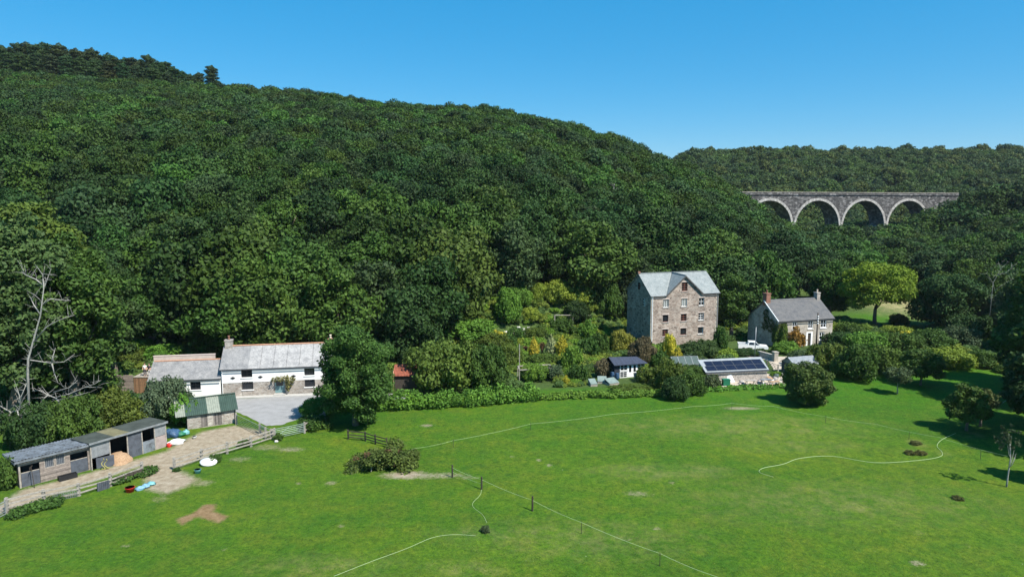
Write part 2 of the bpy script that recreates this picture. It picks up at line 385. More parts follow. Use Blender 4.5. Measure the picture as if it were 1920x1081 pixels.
# ------------------------------------------------------------------ ground sheet
def build_ground():
    us = np.concatenate([np.linspace(-1.5, -.83, 14)[:-1], np.linspace(-.83, .83, 380), np.linspace(.83, 1.5, 14)[1:]])
    ys = [-60., -40, -20, 0, 15, 25, 32]; y = 36.
    while y < 132: ys.append(y); y += .42
    while y < 1500: ys.append(y); y *= 1.022
    ys = np.array(ys)
    Y = np.repeat(ys, len(us)); U = np.tile(us, len(ys)); X = U*np.maximum(Y+14, 50)
    Z = Hn(X, Y)
    n, m = len(ys), len(us)
    me = bpy.data.meshes.new('ground')
    me.vertices.add(n*m); me.vertices.foreach_set('co', np.stack([X, Y, Z], 1).astype(np.float32).ravel())
    i = (np.arange(n-1)[:, None]*m+np.arange(m-1)[None, :]).ravel()
    q = np.stack([i, i+1, i+m+1, i+m], 1).astype(np.int32); k = len(q)
    me.loops.add(4*k); me.loops.foreach_set('vertex_index', q.ravel())
    me.polygons.add(k); me.polygons.foreach_set('loop_start', np.arange(0, 4*k, 4, dtype=np.int32))
    me.polygons.foreach_set('use_smooth', np.ones(k, bool))
    me.update(calc_edges=True)
    ix = 960+F*X/(np.maximum(Y, 12)*CT+CAMH*ST)
    def inpoly(pts, soft):
        W = np.array([tuple(G(*p))[:2] for p in pts]); ins = np.zeros(len(X), bool); dist = np.full(len(X), 1e9)
        box = (X > W[:,0].min()-3) & (X < W[:,0].max()+3) & (Y > W[:,1].min()-3) & (Y < W[:,1].max()+3)
        ii = np.where(box)[0]; x, y_ = X[ii], Y[ii]; a_in = np.zeros(len(ii), bool); dd = np.full(len(ii), 1e9)
        for a in range(len(W)):
            p, q_ = W[a], W[(a+1) % len(W)]
            c = ((p[1] > y_) != (q_[1] > y_)) & (x < (q_[0]-p[0])*(y_-p[1])/((q_[1]-p[1]) or 1e-9)+p[0]); a_in ^= c
            e = q_-p; t = np.clip(((x-p[0])*e[0]+(y_-p[1])*e[1])/(e@e+1e-9), 0, 1)
            dd = np.minimum(dd, np.hypot(x-p[0]-t*e[0], y_-p[1]-t*e[1]))
        s = np.where(a_in, dd, -dd); out = np.zeros(len(X)); out[ii] = np.clip(.5+s/(2*soft), 0, 1); return out
    dirt = np.zeros(len(X)); dry = np.zeros(len(X)); wood = np.zeros(len(X)); rough = np.zeros(len(X))
    for pts, s in DIRT: dirt = np.maximum(dirt, inpoly(pts, s))
    for px, py, rx, ry, st in BLOTCH:
        g = G(px, py); a = G(px+rx, py); b = G(px, py-ry)
        d = np.sqrt(((X-g.x)/max(a.x-g.x, .1))**2+((Y-g.y)/max(b.y-g.y, .1))**2); dirt = np.maximum(dirt, st*np.clip(1.35-d, 0, 1))
    for px, py, rx, ry, st in DRY:
        g = G(px, py); a = G(px+rx, py); b = G(px, py-ry)
        d = np.sqrt(((X-g.x)/max(a.x-g.x, .1))**2+((Y-g.y)/max(b.y-g.y, .1))**2); dry = np.maximum(dry, st*np.clip(1.3-d, 0, 1))
    edge = np.interp(ix, [0, 320, 720, 1020, 1240, 1480, 1560, 1700, 1760, 1860, 1920, 2300], [72, 86, 87, 91, 93, 98, 101, 105, 108, 102, 92, 70])
    wood = sstep((Y-edge)/3)
    for g, r in MEADOW: wood *= 1-np.clip(1.3-np.hypot((X-g.x)/r[0], (Y-g.y)/r[1]), 0, 1)
    for g, r in MEADOW[:1]: dry = np.maximum(dry, 2.2*np.clip(1.5-np.hypot((X-g.x)/r[0], (Y-g.y)/r[1]), 0, 1))
    lush = sstep((Y-64)/34)*(.35+.65*sstep((ix-700)/900))
    brown = inpoly([(310,990),(330,950),(385,930),(445,950),(450,990),(380,1005)], .6)
    for nme, v in (('brown', brown), ('lush', lush), ('dirt', dirt), ('dry', dry), ('wood', wood)):
        at = me.attributes.new(nme, 'FLOAT', 'POINT'); at.data.foreach_set('value', v.astype(np.float32))
    mt, nt, b, _ = nodes('grass_ground'); co = coord(nt)
    A = lambda k: N(nt, 'ShaderNodeAttribute', attribute_name=k).outputs['Fac']
    big = noise(nt, co, .045, 5, .6, .6); mid = noise(nt, co, .35, 6, .65); fine = noise(nt, co, 3.2, 7, .75); vf = noise(nt, co, 11, 4, .8)
    c = ramp(nt, big, [(.33, (0.0364,0.1004,0.0062)), (.5, (0.0490,0.1191,0.0068)), (.68, (0.0744,0.1358,0.0087))])
    c = mixc(nt, ramp(nt, mid, [(.42, (0,0,0)), (.72, (.75,.75,.75))]), c, (0.0823,0.1209,0.0112))
    c = mixc(nt, ramp(nt, noise(nt, co, .8, 4, .6), [(.52, (0,0,0)), (.7, (.6,)*3)]), c, (0.0285,0.0892,0.0099))
    c = mixc(nt, 1.0, c, ramp(nt, fine, [(.3, (.42,.5,.5)), (.5, (1,1,1)), (.7, (1.65,1.4,1.3))]), 'MULTIPLY')
    c = mixc(nt, 1.0, c, ramp(nt, noise(nt, co, .16, 5, .7, .4), [(.3, (.80,.90,1.0)), (.5, (1,1,1)), (.72, (1.28,1.06,1.1))]), 'MULTIPLY')
    c = mixc(nt, 1.0, c, ramp(nt, noise(nt, co, 1.1, 6, .8), [(.32, (.66,.74,.75)), (.5, (1,1,1)), (.7, (1.4,1.2,1.15))]), 'MULTIPLY')
    c = mixc(nt, ramp(nt, noise(nt, co, 2.3, 3, .9), [(.715, (0,0,0)), (.75, (.8,)*3)]), c, (.40,.42,.30))
    c = mixc(nt, 1.0, c, ramp(nt, vf, [(.3, (.66,.7,.7)), (.7, (1.35,1.28,1.3))]), 'MULTIPLY')
    c = mixc(nt, A('lush'), c, mixc(nt, 1.0, c, (.74,1.03,.80), 'MULTIPLY'))
    def masked(attr, nz, lo, hi):
        s = N(nt, 'ShaderNodeMath', operation='ADD'); nt.links.new(A(attr), s.inputs[0])
        k = N(nt, 'ShaderNodeMath', operation='MULTIPLY_ADD'); nt.links.new(nz, k.inputs[0]); k.inputs[1].default_value = 1.3; k.inputs[2].default_value = -.65
        nt.links.new(k.outputs[0], s.inputs[1])
        return ramp(nt, s.outputs[0], [(lo, (0,0,0)), (hi, (1,1,1))])
    dr = ramp(nt, mid, [(.3, (.20,.18,.08)), (.7, (.40,.33,.17))])
    dm = N(nt, 'ShaderNodeMath', operation='MULTIPLY'); nt.links.new(A('dry'), dm.inputs[0]); nt.links.new(ramp(nt, noise(nt, co, .7, 7, .8), [(.38, (.0,)*3), (.68, (.95,)*3)]), dm.inputs[1])
    c = mixc(nt, dm.outputs[0], c, dr)
    soil = ramp(nt, noise(nt, co, 1.6, 7, .7), [(.3, (.19,.145,.095)), (.5, (.29,.24,.17)), (.7, (.38,.33,.255))])
    soil = mixc(nt, A('brown'), soil, mixc(nt, 1.0, soil, (.72,.58,.42), 'MULTIPLY'))
    c = mixc(nt, masked('dirt', noise(nt, co, 2.6, 8, .85), .30, .78), c, soil)
    wd = ramp(nt, noise(nt, co, 1.2, 6, .7), [(.3, (.030,.045,.014)), (.55, (.055,.095,.022)), (.75, (.10,.11,.045))])
    c = mixc(nt, A('wood'), c, wd)
    nt.links.new(c, b.inputs['Base Color']); b.inputs['Roughness'].default_value = .95; b.inputs['Specular IOR Level'].default_value = .15
    bm = N(nt, 'ShaderNodeMath', operation='ADD'); nt.links.new(fine, bm.inputs[0]); nt.links.new(vf, bm.inputs[1])
    bump(nt, b, bm.outputs[0], .6, .12)
    me.materials.append(mt)
    o = bpy.data.objects.new('ground', me); COL.objects.link(o); structure(o)
DIRT = [([(-60,968),(0,945),(40,918),(170,885),(250,862),(313,845),(330,832),(380,808),(440,797),(500,808),(512,816),(470,826),(420,842),(330,878),(372,898),(350,912),(312,925),(276,918),(266,874),(150,910),(20,955),(-60,990)], .9),
        ([(330,972),(360,962),(385,944),(405,945),(402,958),(430,968),(410,980),(370,968),(340,984)], .45),
        ]
BLOTCH = [(815,891,85,8,.56),(840,890,35,6,.5),(880,895,30,5,.45),(760,890,55,9,.8),(300,935,30,10,.4),(500,838,45,9,.45),(620,905,14,5,.6),(1195,925,40,9,.45),(1390,765,45,4,.62),(1720,1055,20,7,.62),(800,797,16,4,.6),(560,905,10,4,.5),
          (1175,1010,16,5,.4),(1260,905,10,3,.6),(640,985,12,4,.5),(235,1022,14,5,.5),(1815,1022,12,4,.5),(1010,862,9,3,.6),(545,842,40,7,.5),(960,855,6,3,.6),(380,905,30,9,.5),(450,860,35,7,.45),
          (1030,872,9,4,.6),(1230,990,12,5,.5),(1830,690,10,3,.2),(420,1030,10,4,.5),(1100,905,50,10,.2)]
DRY = [(1390,800,260,24,.26),(1480,835,150,14,.22),(1720,830,22,7,.45),(1715,848,24,6,.45),(1770,850,10,5,.4),(1820,815,22,7,.5),(1800,935,12,5,.4),(1835,938,12,5,.4),(1725,998,10,5,.4),(1100,1010,230,40,.22),(950,1000,140,14,.3),(1230,885,130,16,.3),(1310,880,60,10,.4),(1830,500,10,3,.2),(600,1060,160,25,.24),(1560,940,300,40,.25),(870,1065,80,15,.3)]
MEADOW = [(Vector((101,172,0)), (14,22)), (Vector((84,152,0)), (10,10))]
build_ground()
# flat sheets on the ground
def sheet(name, mat, pts, dz=.012, sub=6, jag=.0, seed=3):
    rr = random.Random(seed); W = [G(*p) for p in pts]; out = []
    for i, p in enumerate(W):
        q = W[(i+1) % len(W)]
        for k in range(sub):
            t = p.lerp(q, k/sub); out.append((t.x+rr.uniform(-jag, jag), t.y+rr.uniform(-jag, jag), t.z+dz))
    m = MB(); m.poly(*out); return structure(m.build(name, mat))
sheet('road', 'road', [(180,775),(300,762),(420,748.5),(540,743.5),(640,740),(760,737),(760,748),(640,752),(612,757),(600,762),(578,774),(556,786),(528,796),(500,798),(468,782),(440,770),(300,782),(180,795)], .014, 5, .12)
sheet('farm_lane', 'track', [(1376,660),(1398,654),(1442,668),(1470,668),(1500,662),(1520,668),(1492,690),(1450,694),(1440,676),(1400,668)], .02, 4, .2)
sheet('junk_yard', 'track', [(1350,706),(1440,700),(1478,708),(1476,722),(1420,726),(1352,728)], .02, 4, .3)
m = MB()
a, b_ = G(420,748), G(640,740); e = (b_-a).normalized(); nrm = Vector((-e.y, e.x, 0))
m.hexa([a, b_, b_+nrm*1.1, a+nrm*1.1, a+Vector((0,0,.12)), b_+Vector((0,0,.12)), b_+nrm*1.1+Vector((0,0,.12)), a+nrm*1.1+Vector((0,0,.12))])
structure(m.build('pavement', 'pave'))
# ------------------------------------------------------------------ forest
OAK = []
for s in range(7):
    R = 4.1; tall = [.8, 1.0, .9, 1.15, .85, 1.0, .95][s]
    bl = crown_blobs(20+s, R, R*tall*1.2, 40+s*3, 0, .17, .44, low=-.85, core=.62)
    OAK.append(leafmesh(f'oak_crown_{s}', bl, .20, .13, 1.0, seed=50+s, shell=.4))
OAKT = [trunk_mesh(f'oak_trunk_{s}', 8.0, .26, 90+s, 4.0) for s in range(3)]
FARC = []
for s in range(4):
    bl = crown_blobs(70+s, 4.3, 3.7+.3*s, 22, 0, low=-.25)
    FARC.append(leafmesh(f'far_crown_{s}', bl, .42, .27, 1.0, seed=80+s, mats=('far_leaf',)))
HILLC = [leafmesh(f'hill_crown_{s}', crown_blobs(20+s, 4.1, 3.5, 38, 0, .17, .44, low=-.6, core=.62), .25, .16, 1.0, seed=40+s, mats=('wood_leaf',)) for s in range(4)]
def zone_of(ix, py):
    side = 'above the white cottage' if ix < 640 else 'above the terraced garden' if ix < 1130 else 'above the stone mill' if ix < 1420 else 'below the railway viaduct' if ix < 1760 else 'at the right end of the valley'
    if ix >= 1420: return side, ('far' if py < 480 else 'near')
    return side, ('high' if py < 360 else 'middle' if py < 480 else 'low')
def forest_tree(x, y, h, R, col, rr, label=None, group=None, name='woodland_tree'):
    z = H(x, y); ix, py = proj(x, y, z+h*.6)[:2]
    sd, lv = zone_of(ix, py)
    cn, c = col
    if label is None:
        on = {'high': 'high on the wooded hillside', 'middle': 'halfway up the wooded hillside', 'low': 'at the foot of the wooded hillside', 'far': 'in the far valley wood', 'near': 'in the near valley wood'}[lv]
        label = f'{cn} broadleaf tree {on}, {sd}'; group = f'{cn} trees, {lv}, {sd}'
    o = empty(name, (x, y, z-.2), label, 'tree', rr.uniform(0, 6.28), group)
    k = rr.randrange(len(OAK)); v = rr.uniform(.68, 1.36)
    ch = R/4.1
    put('crown', OAK[k], o, tuple(q*v for q in c), (0, 0, h-ch*4.3), (ch, ch*rr.uniform(.9, 1.1), ch*rr.uniform(.9, 1.15)), rr.uniform(0, 6.28))
    put('trunk', OAKT[rr.randrange(3)], o, None, (0, 0, 0), (ch, ch, (h-ch*2.5)/8.0))
    return o
def clear(ix, iy):
    if 850 < ix < 945 and iy > 540: return True
    if 945 <= ix < 1130 and iy > 556: return True
    if 1125 <= ix < 1175 and iy > 590: return True
    if ix < 400 and 640 < iy: return True
    return False
fr = random.Random(11); cand = []
y = 98.0; row = 0
while y < 420:
    st = 7.5-max(0, min(50, y-140))*.036+max(0, (y-200))*.004
    x = -.86*y-10+(row % 2)*st/2
    while x < .86*y+14:
        X, Y = x+fr.uniform(-.36, .36)*st, y+fr.uniform(-.36, .36)*st; x += st
        ix = float(960+F*X/(Y*CT+CAMH*ST))
        f, r = float(L_F(ix)), float(L_R(ix)); z = H(X, Y); ixx, iy = proj(X, Y, z)
        if ix < 1545:
            t = (Y-f)/(r-f)
            if t < .01 or t > 1.16: continue
            if clear(ix, iy): continue
            if fr.random() < .05: continue
            cand.append((Y, X, 'hill', t))
        elif Y < 330:
            lim = 148 if ix < 1600 else 186 if ix < 1740 else 140
            if Y < lim: continue
            if any(abs(X-g.x) < q[0]*1.1 and abs(Y-g.y) < q[1]*1.1 for g, q in MEADOW): continue
            cand.append((Y, X, 'valley', 0))
    y += st*.86; row += 1
# extra: valley in front of the viaduct right of the hill spur
cand.sort()
NIND = 0; rest = []
for Y, X, kind, t in cand:
    ix = float(960+F*X/(Y*CT+CAMH*ST))
    inview = -20 < ix < 1940
    onvia = 270 < Y < 325 and ix > 1380
    near = (kind == 'hill' and Y < 212) or (kind == 'valley' and Y < 262)
    h = fr.uniform(8.2, 12.8) if kind == 'hill' else fr.uniform(8.5, 12.0)
    if kind == 'valley' and 1420 < ix < 1745 and Y > 225: h = 13.0+fr.uniform(-1.2, 1.2)+(3.2 if Y > 255 else 0)
    if onvia: h = 15.5+fr.uniform(-1, 1)
    if kind == 'valley' and ix >= 1725 and Y > 262: h = 20+fr.uniform(-2, 1)
    if onvia and 1395 < ix < 1700 and 292 < Y < 312: continue
    if kind == 'hill' and t > .4: h = fr.uniform(9.4, 12.0)
    if kind == 'hill': h *= 1.0+.28*max(0, 1-t/.4)
    R = h*fr.uniform(.38, .52)
    if kind == 'hill' and Y < f+8: R *= 1.05
    nz_ = mnoise.noise(Vector((X*.02, Y*.02, 3.1))); wv = (30*max(.1, 1-2*nz_), 30, 14*max(.1, 1+2.5*nz_), 12*max(.1, 1+3*nz_), 14)
    col = PALET[fr.choices(range(5), wv)[0]]
    if near and inview and NIND < 285:
        forest_tree(X, Y, h, R, col, fr); NIND += 1
    else: rest.append((X, Y, h, R, fr.randrange(20)))
print('individual trees', NIND, 'rest', len(rest))
# far wood (behind the viaduct and the upper hillside): stuff, geometry-node instances
def wood_stuff(name, label, pts, meshes):
    protos = bpy.data.collections.new(name+'_kinds')
    k = 0
    for me in meshes: protos.objects.link(bpy.data.objects.new(f'crown_kind_{k:02d}', me)); k += 1
    me = bpy.data.meshes.new(name); n = len(pts)
    me.vertices.add(n); me.vertices.foreach_set('co', np.array([(x, y, H(x, y)+h-R*.9) for x, y, h, R, q in pts], np.float32).ravel())
    for nm, vals in (('size', [R/4.1 for x, y, h, R, q in pts]), ('turn', [fr.uniform(0, 6.28) for _ in pts])):
        a = me.attributes.new(nm, 'FLOAT', 'POINT'); a.data.foreach_set('value', np.array(vals, np.float32))
    a = me.attributes.new('pick', 'INT', 'POINT'); a.data.foreach_set('value', np.array([fr.randrange(k) for _ in pts], np.int32))
    o = bpy.data.objects.new(name, me); COL.objects.link(o); tag(o, label, None, None, 'stuff')
    ng = bpy.data.node_groups.new(name, 'GeometryNodeTree')
    ng.interface.new_socket('Geometry', in_out='INPUT', socket_type='NodeSocketGeometry'); ng.interface.new_socket('Geometry', in_out='OUTPUT', socket_type='NodeSocketGeometry')
    I, O = ng.nodes.new('NodeGroupInput'), ng.nodes.new('NodeGroupOutput')
    ci = ng.nodes.new('GeometryNodeCollectionInfo'); ci.inputs[0].default_value = protos; ci.inputs[1].default_value = True; ci.inputs[2].default_value = True
    ip = ng.nodes.new('GeometryNodeInstanceOnPoints'); ip.inputs['Pick Instance'].default_value = True
    def at(nm, t):
        q = ng.nodes.new('GeometryNodeInputNamedAttribute'); q.data_type = t; q.inputs[0].default_value = nm; return q.outputs[0]
    cx = ng.nodes.new('ShaderNodeCombineXYZ'); L = ng.links.new
    L(at('turn', 'FLOAT'), cx.inputs[2]); L(I.outputs[0], ip.inputs['Points']); L(ci.outputs[0], ip.inputs['Instance'])
    L(at('pick', 'INT'), ip.inputs['Instance Index']); L(cx.outputs[0], ip.inputs['Rotation']); L(at('size', 'FLOAT'), ip.inputs['Scale'])
    L(ip.outputs[0], O.inputs[0])
    md = o.modifiers.new('scatter', 'NODES'); md.node_group = ng
wood_stuff('hillside_wood', 'dense green canopy of the upper hillside wood', rest, HILLC)
farp = []; y = 335.
while y < 660:
    x = .10*y
    while x < .84*y:
        X, Y = x+fr.uniform(-3, 3), y+fr.uniform(-3, 3); x += 8.0
        farp.append((X, Y, fr.uniform(8, 13.0)+3*(fr.random() < .15), fr.uniform(3.8, 7.4), 0))
    y += 7.5
wood_stuff('distant_wood', 'distant green wood on the hill behind the viaduct', farp, FARC)
# ------------------------------------------------------------------ ridge pines
PIN = []
for s in range(4):
    rr = random.Random(300+s); bl = []
    for k in range(22):
        zz = 7+11*(k/21)**.9; q = (1-.55*((zz-7)/11)**2)*2.9; a = k*2.4+rr.random()
        bl.append(((math.cos(a)*q*rr.uniform(.3, .8), math.sin(a)*q*rr.uniform(.3, .8), zz), (rr.uniform(1.2, 2.0), rr.uniform(1.2, 2.0), rr.uniform(.45, .75))))
    bl.append(((0, 0, 18.2), (.6, .6, 1.0)))
    PIN.append(leafmesh(f'pine_crown_{s}', bl, .30, .12, 1.35, seed=310+s))
PINT = trunk_mesh('pine_trunk_mesh', 17, .24, 5, 2.2, 'bark', 4, .12)
pr = random.Random(5)
pines = [(px, pr.uniform(0, 14), 1.0) for px in range(-14, 385, 15)]+[(px, -7+pr.uniform(-3, 3), .8) for px in range(-5, 330, 27)]+[(402, 2, .68)]
for i, (px, dy, s) in enumerate(pines):
    Y = float(L_R(px))+dy-4; X = (px-960)/F*(Y*CT+CAMH*ST-8); z = H(X, Y)
    top = np.interp(px, [0, 130, 240, 300, 380, 400], [76, 84, 100, 108, 140, 122])
    hh = (zat(top+pr.uniform(-4, 10), Y)-z) if s == 1.0 else (zat(top+(18 if i != len(pines)-1 else 0), Y)-z)
    hh = max(hh, 8); last = i == len(pines)-1
    o = empty('pine_tree', (X, Y, z-.3), 'lone dark pine standing apart at the right end of the ridge pines' if last else ('tall dark pine in the row crowning the left ridge' if s == 1.0 else 'shorter dark pine in front of the ridge row'), 'pine tree', pr.uniform(0, 6), None if last else ('tall pines on the left ridge' if s == 1.0 else 'shorter pines on the left ridge'))
    k = hh/19.0; w = k*1.25*pr.uniform(.9, 1.1)
    put('crown', PIN[i % 4], o, tuple(c*pr.uniform(.85, 1.2) for c in CO['pine']), None, (w, w, k))
    put('trunk', PINT, o, None, None, (k, k, k))
# ------------------------------------------------------------------ building helpers (local frame: x along the front, y away, z up)
def frame_at(A, B):
    d = B-A; return math.atan2(d.y, d.x), math.hypot(d.x, d.y)
def wallface(m, top, z0, y, holes, thick=.28, zbase=None):
    """front wall in plane y facing -y; top = [(x,z)...]; holes=(x0,x1,za,zb); reveals go back by thick"""
    xs = sorted(set([p[0] for p in top]+[h[0] for h in holes]+[h[1] for h in holes]))
    xs = [x for x in xs if top[0][0] <= x <= top[-1][0]]
    tx, tz = [p[0] for p in top], [p[1] for p in top]
    for a, b in zip(xs, xs[1:]):
        if b-a < 1e-5: continue
        ta, tb = float(np.interp(a, tx, tz)), float(np.interp(b, tx, tz))
        hs = sorted([h for h in holes if h[0] <= a+1e-6 and h[1] >= b-1e-6], key=lambda h: h[2]); z = z0
        for h in hs:
            la = max(h[2], z0)
            if la > z and la < max(ta, tb): m.poly((a,y,z), (b,y,z), (b,y,la), (a,y,la))
            z = max(z, h[3])
        if z < min(ta, tb)-1e-4: m.poly((a,y,z), (b,y,z), (b,y,tb), (a,y,ta))
    zt = max(tz)
    for x0, x1, za, zb in holes:
        lo, hi = max(za, z0), min(zb, zt)
        if hi <= lo: continue
        m.poly((x0,y,lo), (x0,y,hi), (x0,y+thick,hi), (x0,y+thick,lo)); m.poly((x1,y,lo), (x1,y+thick,lo), (x1,y+thick,hi), (x1,y,hi))
        if za >= z0: m.poly((x0,y,za), (x0,y+thick,za), (x1,y+thick,za), (x1,y,za))
        if zb <= zt: m.poly((x0,y,zb), (x1,y,zb), (x1,y+thick,zb), (x0,y+thick,zb))
def window(par, x0, x1, z0, z1, y, fmat='white_paint', cols=2, rows=3, sill=None, glass='glass', inset=.12, name='window', fw=.07, mull=.035, opened=False):
    m = MB(); ya, yb = y+inset, y+inset+.06
    m.box(x0, x0+fw, ya, yb, z0, z1); m.box(x1-fw, x1, ya, yb, z0, z1)
    m.box(x0+fw, x1-fw, ya, yb, z0, z0+fw); m.box(x0+fw, x1-fw, ya, yb, z1-fw, z1)
    if not opened:
        for c in range(1, cols):
            x = x0+(x1-x0)*c/cols; m.box(x-mull/2, x+mull/2, ya+.004, yb-.004, z0+fw, z1-fw)
        for r in range(1, rows):
            z = z0+(z1-z0)*r/rows; m.box(x0+fw, x1-fw, ya+.01, yb-.01, z-mull/2, z+mull/2)
    f = m.build(name, fmat, par)
    g = MB(); g.box(x0+.02, x1-.02, yb-.02+.03, yb+.05, z0+.02, z1-.02); g.build('pane', glass, f)
    if sill: s = MB(); s.box(x0-.1, x1+.1, y-.09, y+inset-.005, z0-.1, z0-.004); s.build('sill', sill, f)
    return f
def chimney(par, x, y, z0, z1, w, d, mat, pots=1, potmat='pot'):
    m = MB(); m.box(x-w/2, x+w/2, y-d/2, y+d/2, z0, z1-.18); m.box(x-w/2-.06, x+w/2+.06, y-d/2-.06, y+d/2+.06, z1-.18, z1); c = m.build('chimney', mat, par)
    for k in range(pots):
        p = MB(); px = x+(k-(pots-1)/2)*.45; p.lathe((px, y, z1-.01), [(.16, 0), (.14, .15), (.12, .4), (.16, .43), (.15, .52), (.09, .53)], 10); p.build('chimney_pot', potmat, c, True)
    return c
def slab(m, p00, p10, p11, p01, t=.12):
    a = [Vector(p) for p in (p00, p10, p11, p01)]; n = (a[1]-a[0]).cross(a[3]-a[0]).normalized()
    return m.hexa([q-n*t for q in a]+a)
# ------------------------------------------------------------------ white cottage
A, B = G(417, 745), G(623, 735.5); rz, L = frame_at(A, B)
cot = empty('cottage', A, 'long two storey cottage, whitewashed above bare stone, with pale patchy slate roof', 'house', rz)
def lx(px): return (px-417)/(623-417)*L
D = 5.6; ze, zr = 3.95, 6.25; zs = 1.95
wins = [(lx(453.5), lx(474), 2.62, 3.62), (lx(454), lx(474.7), .95, 2.05), (lx(571), lx(590.5), 2.55, 3.55), (lx(571), lx(590.5), .95, 1.98)]
door = (lx(515), lx(533), .3, 2.1)
m = MB(); wallface(m, [(0, zs), (L, zs)], -.6, 0, wins+[door], .3)
m.poly((0,0,-.6), (0,0,zs), (0,D,zs), (0,D,-.6)); m.poly((L,0,-.6), (L,D,-.6), (L,D,zs), (L,0,zs)); m.poly((0,D,-.6), (0,D,zs), (L,D,zs), (L,D,-.6))
m.build('stone_wall', 'stone', cot)
m = MB(); wallface(m, [(0, ze), (L, ze)], zs, -.03, wins+[door], .3)
m.poly((0,-.03,zs), (0,-.03,ze), (0,D/2,zr), (0,D,ze), (0,D,zs)); m.poly((L,-.03,zs), (L,D,zs), (L,D,ze), (L,D/2,zr), (L,-.03,ze)); m.poly((0,D,zs), (0,D,ze), (L,D,ze), (L,D,zs)); m.poly((0,-.03,zs), (L,-.03,zs), (L,0,zs), (0,0,zs))
m.build('rendered_wall', 'white_render', cot)
for k, w_ in enumerate(wins): window(cot, *w_, -.03 if k % 2 == 0 else 0, 'dark_frame', 2, 2, 'white_paint', 'glass', .1)
m = MB(); sl_ = (zr-ze)/(D/2)
xs_ = lx(467)
slab(m, (xs_,-.3,ze-.3*sl_+.14), (L+.1,-.3,ze-.3*sl_+.14), (L+.1,D/2,zr+.14), (xs_,D/2,zr+.14))
slab(m, (L+.1,D+.3,ze-.3*sl_+.14), (-.15,D+.3,ze-.3*sl_+.14), (-.15,D/2+.002,zr+.14), (L+.1,D/2+.002,zr+.14))
rf = m.build('roof', 'slate_pale', cot)
m = MB(); slab(m, (-.15,-.3,ze-.3*sl_+.135), (xs_-.003,-.3,ze-.3*sl_+.135), (xs_-.003,D/2,zr+.135), (-.15,D/2,zr+.135))
o = m.build('roof_patch', 'slate_grey', rf); o['label'] = 'darker grey slates at the left end of the roof'
m = MB()
for k in range(6):
    x = xs_+(L-xs_)*(k+.9)/6.4; m.bar((x,-.29,ze-.29*sl_+.155), (x,D/2-.05,zr-.05*sl_+.155), .035, .02)
m.build('roof_joint', 'slate_dark', rf)
m = MB()
for k in range(int(L/.45)): m.tube([(k*.45,D/2,zr+.17), (k*.45+.43,D/2,zr+.17)], .11, 6)
m.build('ridge_tile', 'pot', rf)
m = MB(); m.tube([(-.15,-.36,ze-.2), (L+.1,-.36,ze-.2)], .06, 6); m.build('gutter', 'dark_frame', cot)
m = MB(); m.tube([(.12,-.12,0), (.12,-.12,ze-.25)], .045, 6); m.build('downpipe', 'white_paint', cot)
chimney(cot, .55, D/2, zr-.7, zr+1.05, .95, .7, 'stone', 1, 'brick'); chimney(cot, L-.25, D/2, zr-.5, zr+.75, .62, .6, 'brick', 1, 'cream')
m = MB(); m.box(door[0], door[1], .1, .16, .3, 2.1); d_ = m.build('door', 'teal', cot)
m = MB(); m.box(door[0]+.15, door[1]-.15, .07, .098, 1.25, 1.95); m.build('door_window', 'glass', d_)
m = MB(); m.tube([(door[1]-.14, .02, 1.15), (door[1]-.14, .09, 1.15)], .03, 6); m.build('handle', 'galv', d_)
m = MB(); m.box(door[0]-.1, door[1]+.15, -.75, -.005, -.05, .28); m.build('doorstep', 'pave', cot)
for px in (438, 488.7, 550.5):
    z = 2.62 if px < 540 else 2.55
    m = MB(); x = lx(px); m.poly((x-.34,-.05,z), (x,-.05,z-.17), (x+.34,-.05,z), (x,-.05,z+.17)); m.poly((x-.34,-.09,z), (x,-.09,z-.17), (x+.34,-.09,z), (x,-.09,z+.17))
    m.box(x-.1, x+.1, -.12, -.052, z-.1, z+.1); m.build('tie_plate', 'black', cot)
# creeper over the door
cp = put('climbing_shrub', leafmesh('creeper', [((lx(524)+dx, -.45, z), (a, .4, b)) for dx, z, a, b in ((-.5,2.25,.6,.3),(.2,2.35,.7,.35),(.9,2.3,.6,.4),(1.5,2.2,.6,.4),(1.3,1.7,.5,.5),(1.1,1.2,.3,.6))], .12, .08, .75, seed=5), None, (.16,.16,.06), A, None, rz)
tag(cp, 'sparse climbing shrub trained over the teal cottage door', 'climber')
# ------------------------------------------------------------------ low annexe
A2, B2 = G(281, 737), G(417, 745)
ann_dir = (B-A).normalized(); A2 = A-ann_dir*8.95; rz2 = rz; L2 = 8.8
ann = empty('annexe', A2, 'low white annexe with plain grey slate roof joined to the left end of the cottage', 'house', rz2)
z1, z2, D2 = 2.75, 4.55, 5.2
aw = [(5.0, 6.3, 1.2, 2.3), (2.0, 3.0, 1.2, 2.2)]
m = MB(); wallface(m, [(0, z1), (L2, z1)], -.6, .1, aw, .25)
m.poly((0,.1,-.6), (0,.1,z1), (0,D2/2,z2), (0,D2,z1), (0,D2,-.6)); m.poly((L2,.1,-.6), (L2,D2,-.6), (L2,D2,z1), (L2,D2/2,z2), (L2,.1,z1)); m.poly((0,D2,-.6), (0,D2,z1), (L2,D2,z1), (L2,D2,-.6))
m.build('wall', 'white_render', ann)
for w_ in aw: window(ann, *w_, .1, 'dark_frame', 2, 2, 'white_paint', 'glass', .1)
m = MB(); s2 = (z2-z1)/(D2/2)
slab(m, (-.15,-.2,z1-.3*s2+.12), (L2+.1,-.2,z1-.3*s2+.12), (L2+.1,D2/2,z2+.12), (-.15,D2/2,z2+.12)); slab(m, (L2+.1,D2+.3,z1-.3*s2+.12), (-.15,D2+.3,z1-.3*s2+.12), (-.15,D2/2+.003,z2+.12), (L2+.1,D2/2+.003,z2+.12))
rf = m.build('roof', 'slate_grey', ann)
